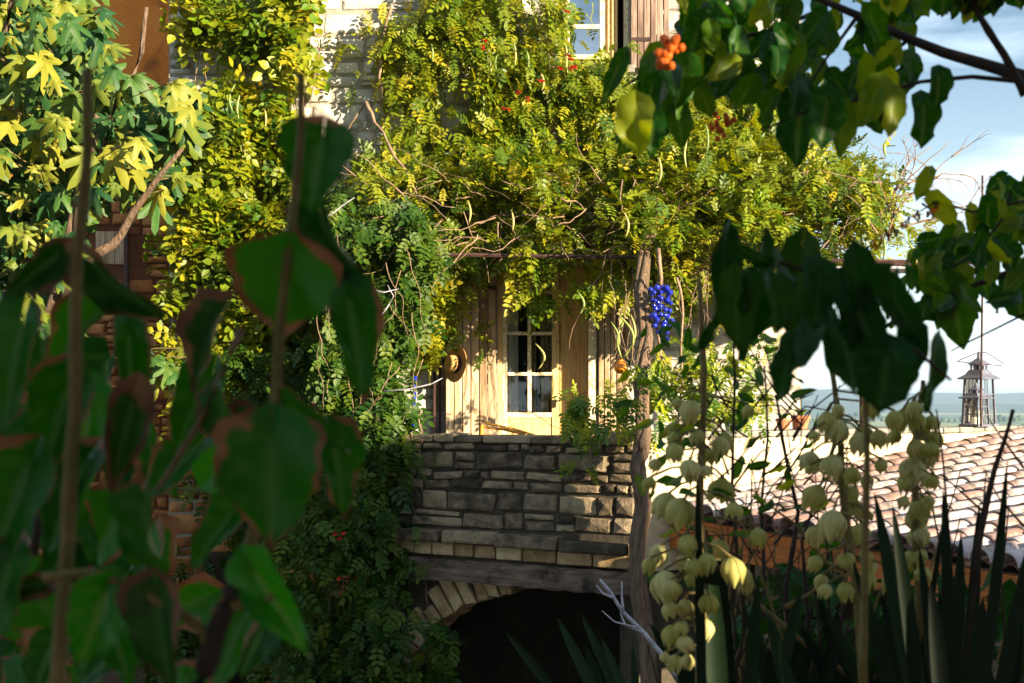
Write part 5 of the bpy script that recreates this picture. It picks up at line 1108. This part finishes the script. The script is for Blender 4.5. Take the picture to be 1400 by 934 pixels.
f3 = [(1235, 575, 36), (1255, 595, 30), (1280, 605, 34), (1225, 600, 28), (1250, 640, 34), (1240, 665, 36), (1260, 690, 30), (1245, 710, 32), (1255, 735, 30), (1250, 560, 26), (1275, 580, 26), (1238, 690, 26), (1245, 765, 26), (1270, 625, 26), (1248, 615, 30)]
yucca_spike('yucca spike of cream bell flowers furthest right beside the tiles', [(1262, 980), (1255, 800), (1250, 660), (1255, 560), (1262, 520)], 3.2, f3, P(1262, 960, 3.2)+Vector((0, 0, -1.2)))
def sword(par, x0, y0, x1, y1, w, Y, dy=0):
    a = P(x0, y0, Y); b = P(x1, y1, Y+dy); d = (b-a); side = Vector((d.z, 0, -d.x)).normalized(); V = []; n = 10
    for i in range(n+1):
        f = i/n; hw = w/F*Y*.5*(math.sin(math.pi*min(1, .25+f*.75))**.7 if f < 1 else 0)*(1 if f < .97 else .3); c = a.lerp(b, f)+Vector((0, .03*f*f, -.05*f*f*abs(d.x)))
        V += [c-side*hw, c+Vector((0, hw*.45, 0)), c+side*hw]
    Fc = []
    for i in range(n): Fc += [(3*i, 3*i+1, 3*i+4, 3*i+3), (3*i+1, 3*i+2, 3*i+5, 3*i+4)]
    b2 = MB(); b2.add(V, Fc); b2.build('sword_leaf', M['yucca'], par, smooth=True)
y1 = thing('yucca', 'dark spiky yucca rosette at the lower right corner', 'yucca', P(1290, 980, 2.9)+Vector((0, 0, -.9)))
for (x0, y0, x1, y1_, w_) in ((1250, 960, 1200, 645, 34), (1260, 980, 1225, 660, 30), (1300, 960, 1295, 640, 26), (1320, 960, 1345, 660, 26), (1340, 980, 1385, 600, 24), (1280, 960, 1262, 720, 24), (1300, 990, 1320, 700, 30), (1230, 980, 1170, 740, 28), (1360, 980, 1420, 690, 30), (1250, 960, 1302, 640, 12), (1380, 980, 1400, 770, 30), (1200, 990, 1130, 800, 26), (1290, 990, 1278, 770, 34), (1330, 990, 1350, 790, 34), (1240, 990, 1215, 800, 34)): sword(y1, x0, y0, x1, y1_+25, w_*.72, rs.uniform(2.7, 3.2))
for i in range(20): x = rs.uniform(1180, 1420); sword(y1, x, 1000, x+rs.gauss(0, 50), rs.uniform(800, 880), 24, rs.uniform(2.9, 3.5))
y2 = thing('yucca', 'dark spiky yucca rosette under the flower spike nearest the trunk', 'yucca', P(970, 980, 3.0)+Vector((0, 0, -.9)))
for (x0, y0, x1, y1_, w_) in ((965, 990, 960, 700, 22), (985, 990, 968, 720, 30), (960, 990, 955, 640, 14), (1000, 990, 985, 740, 20), (1020, 990, 1040, 790, 20), (1050, 990, 1100, 800, 20), (1090, 990, 1050, 830, 22), (1120, 990, 1150, 830, 22)): sword(y2, x0, y0, x1, y1_, w_, rs.uniform(2.9, 3.2))
for i in range(16): x = rs.uniform(950, 1200); sword(y2, x, 1010, x+rs.gauss(0, 60), rs.uniform(830, 900), 26, rs.uniform(3.1, 3.7))
y3 = thing('yucca', 'green pointed yucca leaves rising before the dark arch', 'yucca', P(800, 980, 7)+Vector((0, 0, -.9)))
for (x0, y0, x1, y1_, w_) in ((770, 960, 690, 860, 14), (820, 960, 762, 842, 16), (850, 960, 795, 838, 14), (860, 960, 822, 870, 12), (835, 980, 800, 880, 16), (870, 960, 865, 880, 10)): sword(y3, x0, y0, x1, y1_, w_, rs.uniform(6.8, 7.2))
# thin bare shrub stems in front of the rendered wall
bs = thing('thin_stemmed_shrub', 'thin dark twiggy shrub with sparse leaves between the yucca spikes', 'shrub', P(1060, 980, 3.6)+Vector((0, 0, -1)))
for q, r_, Y, mt in (([(1080, 960), (1075, 800), (1090, 700), (1070, 600), (1060, 540)], .008, 3.6, 'darktwig'), ([(1020, 960), (1045, 820), (1040, 700), (1050, 600), (1045, 500)], .006, 3.7, 'darktwig'), ([(1050, 960), (1010, 800), (1000, 660), (1005, 520), (1000, 440)], .006, 3.5, 'darktwig'), ([(1100, 990), (1105, 850), (1095, 740), (1130, 640)], .007, 3.4, 'darktwig'), ([(1175, 934), (1100, 880), (1040, 830), (990, 790), (935, 740), (900, 690)], .007, 3.3, 'greenstem'), ([(1178, 790), (1130, 770), (1090, 720), (1050, 690)], .006, 3.3, 'greenstem'), ([(1075, 830), (1110, 810), (1140, 770)], .006, 3.2, 'greenstem'), ([(1320, 900), (1335, 760), (1360, 640), (1385, 560)], .010, 3.0, 'darktwig'), ([(1290, 900), (1300, 760), (1290, 640), (1280, 560)], .004, 3.1, 'darktwig'), ([(1400, 640), (1370, 600), (1350, 570)], .003, 3.1, 'darktwig'), ([(1345, 700), (1300, 660), (1255, 640)], .003, 3.1, 'darktwig'), ([(1400, 720), (1365, 680), (1345, 640)], .003, 3.0, 'darktwig'), ([(900, 934), (890, 900), (884, 880)], .003, 3.3, 'darktwig')): stemp(bs, q, Y, r_, r_*.35, mt, 'stem')
for i in range(70):
    x = rs.uniform(960, 1130); y = rs.uniform(540, 860); a_ = rs.choice((-1, 1)); stemp(bs, [(x, y), (x+a_*rs.uniform(15, 40), y-rs.uniform(10, 50)), (x+a_*rs.uniform(30, 80), y-rs.uniform(20, 100))], rs.uniform(3.3, 3.9), .0028, .0012, 'darktwig', 'twig')
for i in range(90):
    x = rs.gauss(935, 50) if i < 60 else rs.uniform(1000, 1130); y = rs.uniform(440, 780); an = rs.uniform(-2.5, 2.5); L_ = rs.uniform(14, 26); place(bs, 'redbud', x, y, x+L_*math.sin(an), y+L_*math.cos(an), L_*.6, rs.uniform(3.0, 3.9), rs.gauss(0, .7), rs.gauss(0, .03))

for i in range(170):
    x = rs.uniform(950, 1410); y = rs.uniform(790, 930); an = rs.uniform(-2.8, 2.8); L_ = rs.uniform(22, 46); place(bs, 'neardark', x, y, x+L_*math.sin(an), y+L_*math.cos(an), L_*.6, rs.uniform(3.4, 4.4), rs.gauss(0, .7), rs.gauss(0, .03))
for i in range(60):
    x = rs.uniform(960, 1400); y = rs.uniform(700, 930); a_ = rs.choice((-1, 1)); stemp(bs, [(x, 960), (x+a_*rs.uniform(0, 25), (y+940)/2), (x+a_*rs.uniform(10, 60), y-rs.uniform(20, 100))], rs.uniform(3.2, 4.2), .005, .0016, rs.choice(('darktwig', 'darktwig', 'greenstem')), 'twig')
# ------------------------------------------------------------ unseen trees added behind the viewer to cut sky light
for (x, y, h, lab) in ((-7.5, -5.0, 9.5, 'tall unseen tree added to cut sky light behind and to the left of the viewer'), (-1.5, -9.5, 10.5, 'tallest unseen tree added to cut sky light directly behind the viewer'), (-11.5, 2.5, 9.0, 'unseen tree added to cut sky light at the far left edge of the courtyard'), (4.0, -13.0, 8.0, 'round unseen tree added to cut sky light furthest behind the viewer')):
    gt = thing('sky_block_tree', lab, 'tree', (x, y, GZ), 'unseen trees added to cut sky light')
    b2 = MB(); b2.tube(wob((x, y, GZ), (x+.3, y, GZ+h*.55), 8, .04, int(h*10)), [.26-.018*i for i in range(9)], 9); b2.build('trunk', M['bark'], gt, smooth=True)
    for k_ in range(5):
        an = k_*1.256; b2 = MB(); b2.tube(wob((x+.2, y, GZ+h*.4), (x+2.2*math.cos(an), y+2.2*math.sin(an), GZ+h*.75), 6, .08, k_), [.1-.012*i for i in range(7)], 6); b2.build('limb', M['bark'], gt, smooth=True)
    n = 2600; c_ = rng.normal(0, 1, (60, 3)); c_ /= np.linalg.norm(c_, axis=1, keepdims=True); c_ = c_*(rng.random((60, 1))**.5)*np.array([3.0, 3.0, h*.32])+np.array([x, y, GZ+h*.64])
    p_ = c_[rng.integers(0, 60, n)]+rng.normal(0, .5, (n, 3))
    link('crown', mass_mesh('crown', [(hv, hf)], mat4(p_, np.array([0, 0, -1.])+rng.normal(0, .5, (n, 3)), rng.normal(0, 1, (n, 3)), rng.uniform(.25, .42, n))), M['redbudmass'], gt, None, 'stuff')
# ------------------------------------------------------------ the hazy air over the plain
m, t, o = newmat('pale_air'); vp = N(t, 'ShaderNodeVolumePrincipled'); vp.inputs['Density'].default_value = .00013; vp.inputs['Color'].default_value = (.55, .76, 1, 1); vp.inputs['Anisotropy'].default_value = .2
t.links.new(vp.outputs[0], o.inputs['Volume'])
mb = MB(); mb.box((0, 0, 10.5), (26000, 26000, 99)); hz = mb.build('haze', m, None, kind='stuff'); tag(hz, 'pale bluish haze filling the air over the valley', 'haze')
